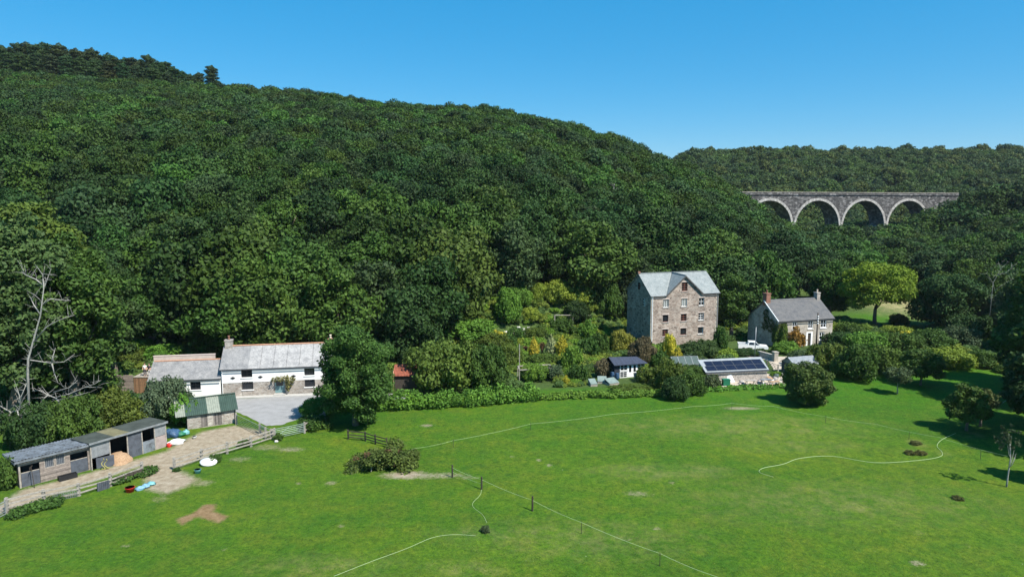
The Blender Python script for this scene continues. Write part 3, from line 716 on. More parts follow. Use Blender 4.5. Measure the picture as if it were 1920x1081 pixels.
m = MB()
for k in range(int(L2/.45)): m.tube([(k*.45,D2/2,z2+.15), (k*.45+.43,D2/2,z2+.15)], .10, 6)
m.build('ridge_tile', 'pot', rf)
m = MB(); m.tube([(-.15,-.27,z1-.22), (L2+.1,-.27,z1-.22)], .06, 6); m.build('gutter', 'dark_frame', ann)
m = MB(); wl = A2+Vector((-math.sin(rz), math.cos(rz), 0))*(D2+.8)
m.box(-1.2, 6.8, 0, .35, -.5, 4.62); m.box(-1.25, 6.85, -.04, .39, 4.62, 4.7); o = m.build('retaining_wall', 'pinkwall'); o.location = wl; o.rotation_euler = (0, 0, rz)
tag(o, 'tall plain pinkish rendered wall standing behind the annexe roof', 'wall')
# ------------------------------------------------------------------ stone mill
A = Vector((24.9, 121.0, 0)); ex = Vector((.95, .31, 0)).normalized(); rz = math.atan2(ex.y, ex.x); L = 14.0; D = 9.0
mill = empty('mill', A, 'tall four storey stone mill with front gable and pale blue slate roof', 'house', rz)
ze, zr = 9.35, 12.75; gx0, gx1, ga = 2.95, 10.65, 6.8
cols_ = [(2.45, 3.6), (6.2, 7.4), (9.9, 11.05)]; rows_ = [(1.75, 3.05), (4.35, 5.7), (7.05, 8.5)]
hol = [(c[0], c[1], r[0], r[1]) for r in rows_ for c in cols_]+[(6.2, 7.4, 9.85, 11.5)]
m = MB(); wallface(m, [(0, ze), (gx0, ze), (ga, zr-.15), (gx1, ze), (L, ze)], -1, 0, hol, .35)
lw = [(2.2, 2.9, 7.1, 8.5), (4.1, 4.9, 9.9, 11.2)]
for s, x in ((0, 0), (1, L)):
    pts = [(x,0,-1), (x,0,ze), (x,D/2,zr), (x,D,ze), (x,D,-1)]; m.poly(*(pts if s == 0 else pts[::-1]))
m.poly((0,D,-1), (0,D,ze), (L,D,ze), (L,D,-1)); m.build('wall', 'mill_stone', mill)
styles = [('brown_frame', 2, 3, 0), ('brown_frame', 2, 3, 1), ('white_paint', 2, 3, 1), ('brown_frame', 2, 2, 1), ('brown_frame', 2, 3, 0), ('white_paint', 2, 3, 0), ('white_paint', 3, 4, 0), ('white_paint', 3, 4, 0), ('white_paint', 2, 2, 0), ('brown_frame', 2, 4, 0)]
for k, h in enumerate(hol):
    f_, c_, r_, op = styles[k]
    w_ = window(mill, *h, 0, f_, c_, r_, 'pave' if k < 9 else 'pinkwall', 'glass' if k not in (6, 7) else 'white_paint', .14, 'window', .08, .05, op)
    if k in (6, 7): 
        for ch in w_.children:
            if ch.name.startswith('pane'): ch.data.materials[0] = MT['pale_glass']
    l = MB(); l.box(h[0]-.15, h[1]+.15, -.04, .08, h[3]+.004, h[3]+.22); l.build('lintel', 'pinkwall', w_)
# gable-end windows (left), set on the x=0 wall
for ya, yb, za, zb in lw:
    m = MB(); m.box(-.05, -.004, ya, yb, za, zb); f = m.build('gable_window', 'white_paint' if za < 9 else 'brown_frame', mill)
    g = MB(); q = (yb-ya)
    for c in range(2):
        for r in range(3): g.box(-.062, -.051, ya+.06+c*q/2, ya+q/2-.01+c*q/2, za+.07+r*(zb-za)/3, za+(r+1)*(zb-za)/3-.02)
    g.build('pane', 'glass', f)
m = MB(); sl_ = (zr-ze)/(D/2); t = .1
def rp(x, y): return (x, y, (ze+min(y, D-y)*sl_)+.13)
# front slope left & right of the gable, then back slope, then gable slopes running back to the ridge
slab(m, rp(-.25,-.25), rp(gx0-.05,-.25), rp(ga,D/2), rp(-.25,D/2), t)
slab(m, rp(gx1+.05,-.25), rp(L+.25,-.25), rp(L+.25,D/2), rp(ga,D/2), t)
slab(m, (L+.25,D+.25,ze-.25*sl_+.13), (-.25,D+.25,ze-.25*sl_+.13), (-.25,D/2+.003,zr+.13), (L+.25,D/2+.003,zr+.13), t)
rf = m.build('roof', 'slate_blue', mill)
m = MB()
P0, P1, Pv, Pr = Vector((ga,-.3,zr-.1+.13)), Vector((ga,D/2-.1,zr+.12)), Vector((gx0-.05,-.3,ze-.25*sl_+.16)), Vector((gx1+.05,-.3,ze-.25*sl_+.16))
i = len(m.v); m.poly(Pv, P0, P1); m.poly(P0, Pr, P1); m.poly(Pv-Vector((0,0,.12)), P0-Vector((0,0,.12)), P0, Pv); m.poly(P0-Vector((0,0,.12)), Pr-Vector((0,0,.12)), Pr, P0)
m.build('gable_roof', 'slate_blue', rf)
m = MB(); m.bar(P0+Vector((0,-.01,.02)), P1+Vector((0,0,.04)), .2, .1); m.bar((-.25,D/2,zr+.16), (L+.25,D/2,zr+.16), .22, .1); m.build('ridge_tile', 'slate_blue', rf)
m = MB(); m.bar(Pv+Vector((0,.02,-.16)), P0+Vector((0,.02,-.16)), .12, .22); m.bar(P0+Vector((0,.02,-.16)), Pr+Vector((0,.02,-.16)), .12, .22); m.build('verge', 'slate_dark', rf)
m = MB(); m.tube([(-.25,-.33,ze-.12), (gx0-.1,-.33,ze-.12)], .07, 6); m.build('gutter', 'galv', mill)
m = MB(); m.tube([(gx1+.1,-.33,ze-.12), (L+.25,-.33,ze-.12)], .07, 6); m.build('gutter', 'dark_frame', mill)
m = MB(); m.tube([(.25,-.1,-.5), (.25,-.1,ze-.15)], .075, 6); m.build('downpipe', 'white_paint', mill)
m = MB(); m.tube([(L-.12,-.1,-.5), (L-.12,-.1,ze-.15)], .06, 6); m.build('downpipe', 'galv', mill)
for s in (0, 1):
    m = MB()
    for k in range(26):
        z = -.6+k*.38; w1, w2 = (.5, .3) if k % 2 else (.3, .5)
        if s == 0: m.box(-.03, w1, -.035, -.004, z, z+.376); m.box(-.035, -.0305, -.0, w2, z, z+.376)
        else: m.box(L-w1, L+.03, -.035, -.004, z, z+.376)
    m.build('quoin', 'house_stone', mill)
m = MB(); m.box(-.35, .1, D/2-.2, D/2+.2, zr+.1, zr+.5); m.build('ridge_stub', 'brick', rf)
# ------------------------------------------------------------------ second stone house
A = G(1456, 650); A = Vector((47.6, 120.2, 0)); ex = Vector((.955, .30, 0)).normalized(); rz = math.atan2(ex.y, ex.x); L = 11.9; D = 8.6
hs_ = empty('stone_house', A, 'two storey stone house with dark slate roof, two chimneys and white sash windows', 'house', rz)
ze, zr = 4.9, 7.9; yr = 4.0
wn = [(3.0, 4.0, 3.1, 4.5), (6.4, 7.5, 3.1, 4.6), (9.2, 10.5, 3.1, 4.6), (9.0, 10.2, .9, 2.3), (3.0, 4.0, .9, 2.2)]; dr_ = (6.2, 7.4, 0, 2.3)
m = MB(); wallface(m, [(0, ze), (L, ze)], -.8, 0, wn+[dr_], .3)
for s, x in ((0, 0), (1, L)):
    pts = [(x,0,-.8), (x,0,ze), (x,yr,zr), (x,D,ze-.5), (x,D,-.8)]; m.poly(*(pts if s == 0 else pts[::-1]))
m.poly((0,D,-.8), (0,D,ze-.5), (L,D,ze-.5), (L,D,-.8)); m.build('wall', 'house_stone', hs_)
for h in wn: window(hs_, *h, 0, 'white_paint', 2, 2, 'white_paint', 'glass', .08, 'window', .13, .09)
m = MB(); m.box(dr_[0]+.25, dr_[1]-.25, .12, .18, 0, 2.2); d_ = m.build('door', 'dark_wood', hs_)
m = MB(); m.box(dr_[0]-.1, dr_[0]+.24, -.05, .15, 0, 2.3); m.box(dr_[1]-.24, dr_[1]+.1, -.05, .15, 0, 2.3); m.box(dr_[0]-.1, dr_[1]+.1, -.05, .15, 2.305, 2.5); m.build('door_frame', 'white_paint', hs_)
m = MB(); s1, s2 = (zr-ze)/yr, (zr-ze+.5)/(D-yr)
slab(m, (-.2,-.3,ze-.3*s1+.12), (L+.2,-.3,ze-.3*s1+.12), (L+.2,yr,zr+.12), (-.2,yr,zr+.12)); slab(m, (L+.2,D+.3,ze-.5-.3*s2+.12), (-.2,D+.3,ze-.5-.3*s2+.12), (-.2,yr+.003,zr+.12), (L+.2,yr+.003,zr+.12))
rf = m.build('roof', 'slate_dark', hs_)
m = MB(); m.bar((-.2,yr,zr+.16), (L+.2,yr,zr+.16), .24, .12); m.build('ridge_tile', 'slate_grey', rf)
m = MB(); m.bar((-.24,-.28,ze-.3*s1+.1), (-.24,yr,zr+.1), .1, .16); m.build('verge', 'white_paint', rf)
m = MB(); m.tube([(-.2,-.36,ze-.28), (L+.2,-.36,ze-.28)], .06, 6); m.build('gutter', 'dark_frame', hs_)
chimney(hs_, .35, yr, zr-.8, zr+1.5, .9, 1.1, 'brick', 1, 'brick'); chimney(hs_, L-.3, yr, zr-.8, zr+1.2, .7, .9, 'stone', 1, 'cream')
HOUSE = (A, rz)
# ------------------------------------------------------------------ viaduct
def viaduct():
    RA = math.radians(16); Y0 = 300.0; u_, a_, b_ = ray(1534, 385); X0 = u_*Y0/a_; deck = zat(360, 300)
    root = empty('viaduct', (X0, Y0, 0), 'long dark stone railway viaduct with pale arch rings crossing the valley', 'bridge', RA)
    sp = next(q for q in np.arange(10, 40, .05) if proj(X0+q*math.cos(RA), Y0+q*math.sin(RA), 24)[0] >= 1620.5)
    cx = [sp*k for k in (-2, -1, 0, 1, 2)]
    R = sp/2-1.0; zs = deck-3.6-R; zt = deck-1.3; W = 8.5; base = -4
    xl, xr = cx[0]-sp*1.5, cx[-1]+sp/2+16
    m = MB(); NA = 20
    prev = xl
    for s, y in ((0, 0.0), (1, W)):
        def quad(*p): m.poly(*(p if s == 0 else p[::-1]))
        edges = [xl]+[c for c in cx]+[xr]
        # solid ends
        quad((xl,y,base), (cx[0]-R,y,base), (cx[0]-R,y,zt), (xl,y,zt)); quad((cx[-1]+R,y,base), (xr,y,base), (xr,y,zt), (cx[-1]+R,y,zt))
        for i, c in enumerate(cx):
            for k in range(NA):
                a, b = math.pi*(1-k/NA), math.pi*(1-(k+1)/NA)
                p, q = (c+R*math.cos(a), zs+R*math.sin(a)), (c+R*math.cos(b), zs+R*math.sin(b))
                quad((p[0],y,p[1]), (q[0],y,q[1]), (q[0],y,zt), (p[0],y,zt))
            if i < len(cx)-1:
                quad((c+R,y,base), (cx[i+1]-R,y,base), (cx[i+1]-R,y,zt), (c+R,y,zt))
    for c in cx:
        m.poly((c-R,0,base), (c-R,0,zs), (c-R,W,zs), (c-R,W,base)); m.poly((c+R,0,base), (c+R,W,base), (c+R,W,zs), (c+R,0,zs))
        for k in range(NA):
            a, b = math.pi*(1-k/NA), math.pi*(1-(k+1)/NA)
            m.poly((c+R*math.cos(a),0,zs+R*math.sin(a)), (c+R*math.cos(a),W,zs+R*math.sin(a)), (c+R*math.cos(b),W,zs+R*math.sin(b)), (c+R*math.cos(b),0,zs+R*math.sin(b)))
    m.poly((xl,0,base), (xl,0,zt), (xl,W,zt), (xl,W,base)); m.poly((xr,0,base), (xr,W,base), (xr,W,zt), (xr,0,zt))
    m.build('arcade_wall', 'viaduct_stone', root)
    for c in cx:
        r = MB()
        for k in range(NA):
            a, b = math.pi*(1-k/NA), math.pi*(1-(k+1)/NA-.004)
            f = lambda t, q: (c+q*math.cos(t), zs+q*math.sin(t))
            p0, p1, p2, p3 = f(a, R-.04), f(b, R-.04), f(b, R+1.0), f(a, R+1.0)
            r.hexa([(p0[0],-.22,p0[1]), (p1[0],-.22,p1[1]), (p1[0],.1,p1[1]), (p0[0],.1,p0[1]), (p3[0],-.22,p3[1]), (p2[0],-.22,p2[1]), (p2[0],.1,p2[1]), (p3[0],.1,p3[1])])
        r.build('arch_ring', 'arch_stone', root)
    for i, c in enumerate(cx[:-1]):
        p = MB(); x = c+sp/2; p.box(x-(sp/2-R)-.2, x+(sp/2-R)+.2, -.35, W+.35, zs-.8, zs-.1); p.build('impost', 'arch_stone', root)
    m = MB(); m.box(xl, xr, -.35, W+.35, zt+.002, zt+.5); m.build('string_course', 'viaduct_stone', root)
    m = MB(); m.box(xl, xr, -.2, .3, zt+.503, deck-.22); m.box(xl, xr, W-.3, W+.2, zt+.503, deck-.22); pp = m.build('parapet', 'viaduct_stone', root)
    m = MB(); m.box(xl, xr, -.3, .4, deck-.217, deck); m.box(xl, xr, W-.4, W+.3, deck-.217, deck); m.build('coping', 'house_stone', pp)
    m = MB(); m.box(xl, xr, .303, W-.303, zt+.503, zt+.8); m.build('track_bed', 'rubbish', root)
viaduct()
# ------------------------------------------------------------------ timber stable, field shelter, green shed
def corr(m, p00, p10, p11, p01, n, amp):      # corrugated sheet: ridges run from p0* to p1-side along the slope
    a, b, c, d = (Vector(p) for p in (p00, p10, p11, p01)); nm = (b-a).cross(d-a).normalized(); k = n*4; i0 = len(m.v)
    for j in range(k+1):
        t = j/k; h = nm*amp*math.sin(2*math.pi*j/4); m.v.append(tuple(a.lerp(b, t)+h)); m.v.append(tuple(d.lerp(c, t)+h))
    for j in range(k): m.f.append((i0+2*j, i0+2*j+2, i0+2*j+3, i0+2*j+1))
A, B = G(37, 915), G(172, 879.5); rz, L = frame_at(A, B); D = 3.3; zf, zb = 2.55, 2.35
st = empty('stable', A, 'weathered timber stable with two half doors, barred windows and rusty blue sheet roof', 'stable', rz)
def lx(px): return (px-37)/(172-37)*L
holes = [(lx(41), lx(75), .02, 2.0), (lx(84), lx(102.5), 1.25, 2.25), (lx(105), lx(122.5), 1.25, 2.25), (lx(132), lx(166), .02, 2.0)]
m = MB(); wallface(m, [(0, zf), (L, zf)], -.3, 0, holes, .12)
m.poly((0,0,-.3), (0,0,zf), (0,D,zb), (0,D,-.3)); m.poly((L,0,-.3), (L,D,-.3), (L,D,zb), (L,0,zf)); m.poly((0,D,-.3), (0,D,zb), (L,D,zb), (L,D,-.3)); m.build('wall', 'clap', st)
m = MB(); m.box(.1, L-.1, .9, 1.0, 0, 2.3); m.build('dark_backing', 'black', st)  # black backing behind the openings, interior shade put into its colour
for h in (holes[0], holes[3]):
    m = MB(); m.box(h[0]+.02, h[1]-.02, .03, .09, .03, 1.3); d_ = m.build('half_door', 'dark_sheet', st)
    m = MB(); m.box(h[0]+.02, h[1]-.02, .02, .1, 1.3, 1.36); m.build('door_cap', 'grey_wood', d_)
for h in holes[1:3]:
    f = window(st, *h, 0, 'grey_wood', 1, 1, None, 'dark_sheet', .03, 'window', .06)
    m = MB()
    for k in range(1, 5): x = h[0]+(h[1]-h[0])*k/5; m.tube([(x,.02,h[2]+.03), (x,.02,h[3]-.03)], .018, 5)
    m.build('window_bar', 'galv', f)
m = MB(); corr(m, (-.3,-.35,zf+.12), (L+.12,-.35,zf+.12), (L+.12,D+.3,zb+.12), (-.3,D+.3,zb+.12), 24, .035); rf = m.build('roof', 'blue_metal', st)
m = MB(); m.box(-.3, L+.12, -.36, -.31, zf-.12, zf+.07); m.build('fascia', 'blue_metal', rf)
m = MB(); m.box(-.32, -.27, -.3, D+.3, zb-.05, zb+.1); m.build('barge_board', 'blue_metal', rf)
for x in (.02, L-.14): m = MB(); m.box(x, x+.12, -.045, -.004, -.1, zf-.15); m.build('corner_post', 'grey_wood', st)
STAB = (A.copy(), rz, L)
A, B = G(172, 881), G(313, 836); rz, L = frame_at(A, B); D = 2.9; zf, zb = 2.72, 2.62
sh = empty('field_shelter', A, 'ramshackle field shelter patched with metal sheets under a mossy felt roof', 'shed', rz)
def lx(px): return (px-172)/(313-172)*L
def zz(px, k): return k
m = MB(); m.poly((0,0,-.2), (0,0,zf), (0,D,zb), (0,D,-.2)); m.poly((L,0,-.2), (L,D,-.2), (L,D,zb), (L,0,zf)); m.poly((0,D,-.2), (0,D,zb), (L,D,zb), (L,D,-.2)); m.poly((0,.002,-.0), (0,D,.0), (L,D,.0), (L,.002,.0))
m.build('wall', 'dark_wood', sh)
x1, x2, x3, x4, x5 = lx(205), lx(237), lx(265), lx(290), L
xd = [0, x1, x2, x3, x4, L]
m = MB(); m.box(.03, x1, -.03, .02, 1.15, zf-.14); m.build('upper_sheet', 'galv', sh)
m = MB(); m.hexa([(.45,-.05,0), (x1-.02,-.75,0), (x1-.02,-.70,0), (.45,0,0), (.45,-.05,1.05), (x1-.02,-.75,1.15), (x1-.02,-.70,1.15), (.45,0,1.05)]); m.build('gate_panel', 'dark_sheet', sh)
m = MB(); m.box(x2+.06, x3-.02, -.04, .02, -.05, zf-.1); m.build('door', 'dark_sheet', sh)
m = MB(); m.box(x3, x4-.03, -.03, .02, -.05, 1.25); m.build('lower_sheet', 'blue_metal', sh)
m = MB(); m.box(x4, L-.02, -.035, .02, 1.38, zf-.12); m.build('upper_sheet', 'galv', sh)
m = MB(); m.box(x4+.03, L-.04, -.025, .02, -.05, 1.33); m.build('lower_board', 'pink_board', sh)
m = MB(); m.box(L-.02, L+.03, -.02, D, 0, zf-.12); m.build('end_sheet', 'galv', sh)
for x in (.02, x1+.02, x2+.02, x3-.01, x4-.02, L-.05): m = MB(); m.box(x-.05, x+.05, -.06, .05, -.1, zf-.1); m.build('post', 'grey_wood', sh)
m = MB(); slab(m, (-.2,-.25,zf+.05), (L+.12,-.25,zf+.05), (L+.12,D+.2,zb+.05), (-.2,D+.2,zb+.05), .06); rf = m.build('roof', 'felt', sh)
m = MB(); slab(m, (lx(212),-.24,zf+.06), (lx(240),-.24,zf+.06), (lx(240),D+.1,zb+.06), (lx(212),D+.1,zb+.06), .007); o = m.build('roof_patch', 'moss_felt', rf)
m = MB(); m.box(-.2, L+.12, -.285, -.253, zf-.14, zf+.055); m.build('fascia', 'galv', rf)
hp = MB(); rr = random.Random(3)
hp.lump((lx(222), .1, -.1), (1.15, 1.3, .95), 4, 14, 9, .12); hp.lump((lx(216), -.7, -.1), (.8, .7, .35), 5, 12, 7, .15); o = hp.build('straw_heap', 'hay', None, True); o.location = A; o.rotation_euler = (0,0,rz); tag(o, 'brown heap of old straw spilling from the open shelter bay', 'straw heap')
rp_ = MB(); q = [Vector((lx(183)+.1*math.sin(k*1.3), -.95-.15*math.cos(k*1.1), 1.2-.17*k if k < 7 else .06+.02*(k % 3))) for k in range(12)]
rp_.tube(q, .035, 5); rp_.tube([p+Vector((.22, -.1, -.1)) if p.z > .2 else p+Vector((.3,-.15,0)) for p in q], .035, 5); o = rp_.build('rope', plain('yellow_rope', (.42,.38,.12), .9), None, True); o.location = A; o.rotation_euler = (0,0,rz); tag(o, 'yellow rope hung over the leaning panel of the shelter', 'rope')
# green-roofed shed
A, B = G(352, 805), G(443, 792); rz, L = frame_at(A, B); D = 4.0; ze, zr = 1.75, 2.95
gs = empty('stone_shed', A, 'small stone shed with green corrugated roof and pale clear roof panels', 'shed', rz)
def lx(px): return (px-352)/(443-352)*L
hl = [(lx(377), lx(389), .05, 1.5), (lx(400), lx(416), .05, 1.55)]
m = MB(); wallface(m, [(0, ze), (L, ze)], -.3, 0, hl, .2)
for s, x in ((0, 0), (1, L)):
    pts = [(x,0,-.3), (x,0,ze), (x,D/2,zr), (x,D,ze), (x,D,-.3)]; m.poly(*(pts if s == 0 else pts[::-1]))
m.poly((0,D,-.3), (0,D,ze), (L,D,ze), (L,D,-.3)); m.build('wall', 'stone', gs)
for h in hl: m = MB(); m.box(h[0]+.01, h[1]-.01, .05, .1, .06, h[3]-.01); m.build('plank_door', 'vboards', gs)
s1 = (zr-ze)/(D/2)
def strip(xa, xb, mat, nm, par, dz=0):
    m = MB(); corr(m, (xa,-.3,ze-.3*s1+.1+dz), (xb,-.3,ze-.3*s1+.1+dz), (xb,D/2,zr+.1+dz), (xa,D/2,zr+.1+dz), max(3, int((xb-xa)/.2)), .03); return m.build(nm, mat, par)
w0, w1, w2, w3 = lx(331), lx(349), lx(390), lx(414)
rf = strip(w1, w2, 'green_metal', 'roof', gs); strip(w3, L+.25, 'green_metal', 'roof_sheet', rf); strip(w0, w1, 'pale_sheet', 'clear_panel', rf); strip(w2, w3, 'pale_sheet', 'clear_panel', rf)
m = MB(); corr(m, (L+.25,D+.3,ze-.3*s1+.1), (w0,D+.3,ze-.3*s1+.1), (w0,D/2+.003,zr+.1), (L+.25,D/2+.003,zr+.1), 35, .03); m.build('roof_sheet', 'green_metal', rf)
m = MB(); m.bar((w0,D/2,zr+.14), (L+.25,D/2,zr+.14), .3, .06); m.build('ridge_cap', 'green_metal', rf)
m = MB(); m.tube([(L-.1,-.12,0), (L-.1,-.12,ze-.1)], .05, 6); m.build('downpipe', 'black', gs)
# ------------------------------------------------------------------ summerhouse
A, B = G(1152, 709), G(1211, 706); rz, L = frame_at(A, B); rz += .10; D = 3.0
su = empty('summerhouse', A, 'small summerhouse with navy roof and white glazed double doors', 'summerhouse', rz)
xw = .85; zf = 2.05
m = MB(); m.box(0, L, .12, D, -.2, zf); m.box(0, xw, -.0, .118, -.2, zf); m.build('wall', 'navy', su)
for a, b, part, nm in ((xw, xw+.32*(L-xw), (.75, 3), 'side_window'), (xw+.68*(L-xw), L-.02, (.75, 3), 'side_window')):
    f = window(su, a+.02, b-.02, 1.05, zf-.05, -.1, 'white_paint', 2, 2, None, 'glass', .08, nm, .09, .05)
    m = MB(); m.box(a+.02, b-.02, -.0, .1, .0, .98); p = m.build('front_panel', 'white_paint', su)
    m = MB()
    for c in range(2):
        for r in range(3):
            w_ = (b-a-.2); m.box(a+.1+c*w_/2, a+.04+(c+1)*w_/2, -.014, -.002, .12+r*.28, .34+r*.28)
    m.build('panel_pane', 'glass', p)
a, b = xw+.32*(L-xw), xw+.68*(L-xw)
for k in range(2):
    p0, p1 = a+k*(b-a)/2+.01, a+(k+1)*(b-a)/2-.01
    m = MB(); m.box(p0, p1, -.03, .05, .02, zf-.05); d_ = m.build('door', 'white_paint', su)
    m = MB(); m.box(p0+.17, p1-.17, -.045, -.032, .8, zf-.25); m.build('door_pane', 'glass', d_)
m = MB(); slab(m, (-.25,-.45,zf), (L+.3,-.45,zf), (L-.5,D*.55,zf+.62), (-.25,D*.55,zf+.82), .08); slab(m, (L+.3,D+.25,zf), (-.25,D+.25,zf), (-.25,D*.55+.003,zf+.82), (L-.5,D*.55+.003,zf+.62), .08); m.poly((L+.3,-.45,zf), (L+.3,D+.25,zf), (L-.5,D*.55,zf+.62))
m.build('roof', 'navy_roof', su)
SUM = (A.copy(), rz, L)
# ------------------------------------------------------------------ solar shed
g = G(1332, 717); Yf = g.y
def PY(px, py, Y):
    u, a, b = ray(px, py); return Vector((u*Y/a, Y, CAMH+b*Y/a))
FL, FR, BL, BR = PY(1323, 697.5, Yf), PY(1442, 692, Yf+.9), PY(1308, 674, Yf+2.5), PY(1427, 668.5, Yf+3.4)
O = Vector((FL.x, FL.y, H(FL.x, FL.y)))
so_ = empty('solar_shed', O, 'low shed whose pale sloping roof carries dark solar panels', 'shed', 0)
m = MB(); slab(m, FL-O, FR-O, BR-O, BL-O, .07); rf = m.build('roof', 'roof_white', so_)
m = MB(); q = [(FL-O)+Vector((.25,.2,-.1)), (FR-O)+Vector((-.2,.2,-.1)), (BR-O)+Vector((-.2,-.1,-.1)), (BL-O)+Vector((.25,-.1,-.1))]
m.hexa([(p.x,p.y,-.2) for p in q]+q); m.build('wall', 'rubbish', so_)
m = MB(); m.bar((FL-O)+Vector((0,-.05,-.12)), (FR-O)+Vector((0,-.05,-.12)), .05, .2); m.build('fascia', 'dark_sheet', rf)
e1, e2 = (FR-FL), (BL-FL); nn = e1.cross(e2).normalized()
for r in range(2):
    for c in range(6):
        u0, u1 = .04+c*.157, .04+(c+1)*.157-.004; v0, v1 = (.07, .44) if r == 0 else (.447, .82)
        if r == 1 and c == 0: u0 += .03
        P = lambda u, v, h: (FL-O)+e1*u+e2*v+nn*h
        m = MB(); m.hexa([P(u0,v0,.02), P(u1,v0,.02), P(u1,v1,.02), P(u0,v1,.02), P(u0,v0,.06), P(u1,v0,.06), P(u1,v1,.06), P(u0,v1,.06)]); f = m.build('solar_panel', 'panel_rim', so_)
        m = MB(); d = .004; m.hexa([P(u0+d,v0+.012,.05), P(u1-d,v0+.012,.05), P(u1-d,v1-.012,.05), P(u0+d,v1-.012,.05), P(u0+d,v0+.012,.066), P(u1-d,v0+.012,.066), P(u1-d,v1-.012,.066), P(u0+d,v1-.012,.066)]); m.build('cells', 'panel', f)
# second small grey-roofed shed behind the round tree
A = G(1490, 705); gh = empty('garden_shed', A, 'small shed with pale grey ridged roof half hidden behind the round tree', 'shed', .3)
m = MB(); m.box(0, 4.2, 0, 3, -.2, 1.7); m.build('wall', 'vboards', gh)
m = MB(); slab(m, (-.2,-.2,1.65), (4.4,-.2,1.65), (4.4,1.5,2.6), (-.2,1.5,2.6), .06); slab(m, (4.4,3.2,1.65), (-.2,3.2,1.65), (-.2,1.503,2.6), (4.4,1.503,2.6), .06); m.poly((4.2,0,1.7), (4.2,3,1.7), (4.2,1.5,2.5)); m.poly((0,0,1.7), (0,1.5,2.5), (0,3,1.7)); m.build('roof', 'galv', gh)
# greenhouse frame left of the solar shed
A = G(1262, 702); gr = empty('greenhouse', A, 'glass greenhouse with white frame left of the solar shed', 'greenhouse', .12)
m = MB(); Lg, Dg, ze, zr = 4.2, 2.4, 1.5, 2.5
for x in (0, 1.05, 2.1, 3.15, 4.2):
    m.bar((x,0,0), (x,0,ze), .05, .05); m.bar((x,0,ze), (x,Dg/2,zr), .05, .05); m.bar((x,Dg/2,zr), (x,Dg,ze), .05, .05); m.bar((x,Dg,0), (x,Dg,ze), .05, .05)
for y, z in ((0,.02), (0,ze), (Dg/2,zr), (Dg,ze)): m.bar((-.02,y,z), (Lg+.02,y,z), .06, .06)
m.build('frame', 'galv', gr)
m = MB()
for x in (0, 1.05, 2.1, 3.15): m.poly((x+.03,0,.05), (x+1.02,0,.05), (x+1.02,0,ze-.04), (x+.03,0,ze-.04)); m.poly((x+.03,.03,ze+.02), (x+1.02,.03,ze+.02), (x+1.02,Dg/2-.03,zr-.03), (x+.03,Dg/2-.03,zr-.03))
m.build('glazing', 'pale_glass', gr)
# ------------------------------------------------------------------ shrubs and single trees
def PY(px, py, Y):
    u, a, b = ray(px, py); return Vector((u*Y/a, Y, CAMH+b*Y/a))
BUSH = []
for s in range(6):
    bl = crown_blobs(400+s, 1.0, .56, 20, .42, .26, .46, low=-.35)
    BUSH.append(leafmesh(f'bush_leaves_{s}', bl, .085, .055, 1.1, seed=410+s, zmin=-.08))
ROUND = [leafmesh(f'round_leaves_{s}', crown_blobs(430+s, 1.0, .5, 26, .5, .24, .36, low=-.95), .085, .055, 1.3, seed=440+s, zmin=-.05) for s in range(2)]
CONE = leafmesh('cone_leaves', [((.10*math.cos(k*2.4), .10*math.sin(k*2.4), .06+.9*k/13), (.12+.62*math.sin(math.pi*min(1, .32+.7*k/13)), )*2+(.13,)) for k in range(14)], .075, .05, 1.4, seed=3)
def blades(name, n, seed, w=.05):
    rr = random.Random(seed); V = []; Fc = []
    for k in range(n):
        a = rr.uniform(0, 6.28); l = rr.uniform(.6, 1.1); t = rr.uniform(.15, .95); d = Vector((math.cos(a), math.sin(a), 0)); s = Vector((-d.y, d.x, 0))*w
        p = [d*.05, d*(l*t*.5)+Vector((0,0,l*.75)), d*(l*t)+Vector((0,0,l*(1-.45*t)))]; i = len(V)
        V += [tuple(p[0]-s), tuple(p[0]+s), tuple(p[1]+s), tuple(p[1]-s), tuple(p[2])]; Fc += [(i,i+1,i+2,i+3), (i+3,i+2,i+4)]
    me = bpy.data.meshes.new(name); me.from_pydata(V, [], Fc); at = me.attributes.new('rnd', 'FLOAT', 'FACE'); at.data.foreach_set('value', np.random.default_rng(seed).random(len(Fc)).astype(np.float32)); me.materials.append(MT['leaf']); return me
BLADE = blades('blade_leaves', 110, 9, .075)
BIG = [leafmesh(f'big_bush_leaves_{s}', crown_blobs(460+s, 1.0, .56, 60, .42, .15, .3, low=-.4, core=.68), .042, .027, 1.05, seed=470+s, zmin=-.08, shell=.4) for s in range(3)]
sr = random.Random(21)
def shrub(px, py, w, h, col, label, kind='bush', group=None, cat='shrub', name=None, depth=1.0):
    g = G(px, py); s = mpp(g); W, Hh = w*s/2, h*s
    g = g+Vector((0, W*.5*depth, 0)); g.z = H(g.x, g.y)
    me = {'bush': BUSH[sr.randrange(6)] if W < 1.9 else BIG[sr.randrange(3)], 'round': ROUND[sr.randrange(2)], 'cone': CONE, 'blade': BLADE}[kind]; W *= 1.3 if kind == 'cone' else 1
    c = CO[col]; v = sr.uniform(.92, 1.1)
    o = put(name or {'bush': 'shrub', 'round': 'round_shrub', 'cone': 'conical_shrub', 'blade': 'spiky_plant'}[kind], me, None, tuple(q*v for q in c), (g.x, g.y, g.z-.05), (W*.93, W*.93*depth, Hh*(.97 if kind != 'cone' else 1.0)), sr.uniform(0, 6.28) if depth == 1 else 0)
    return tag(o, label, cat, group)
S = shrub
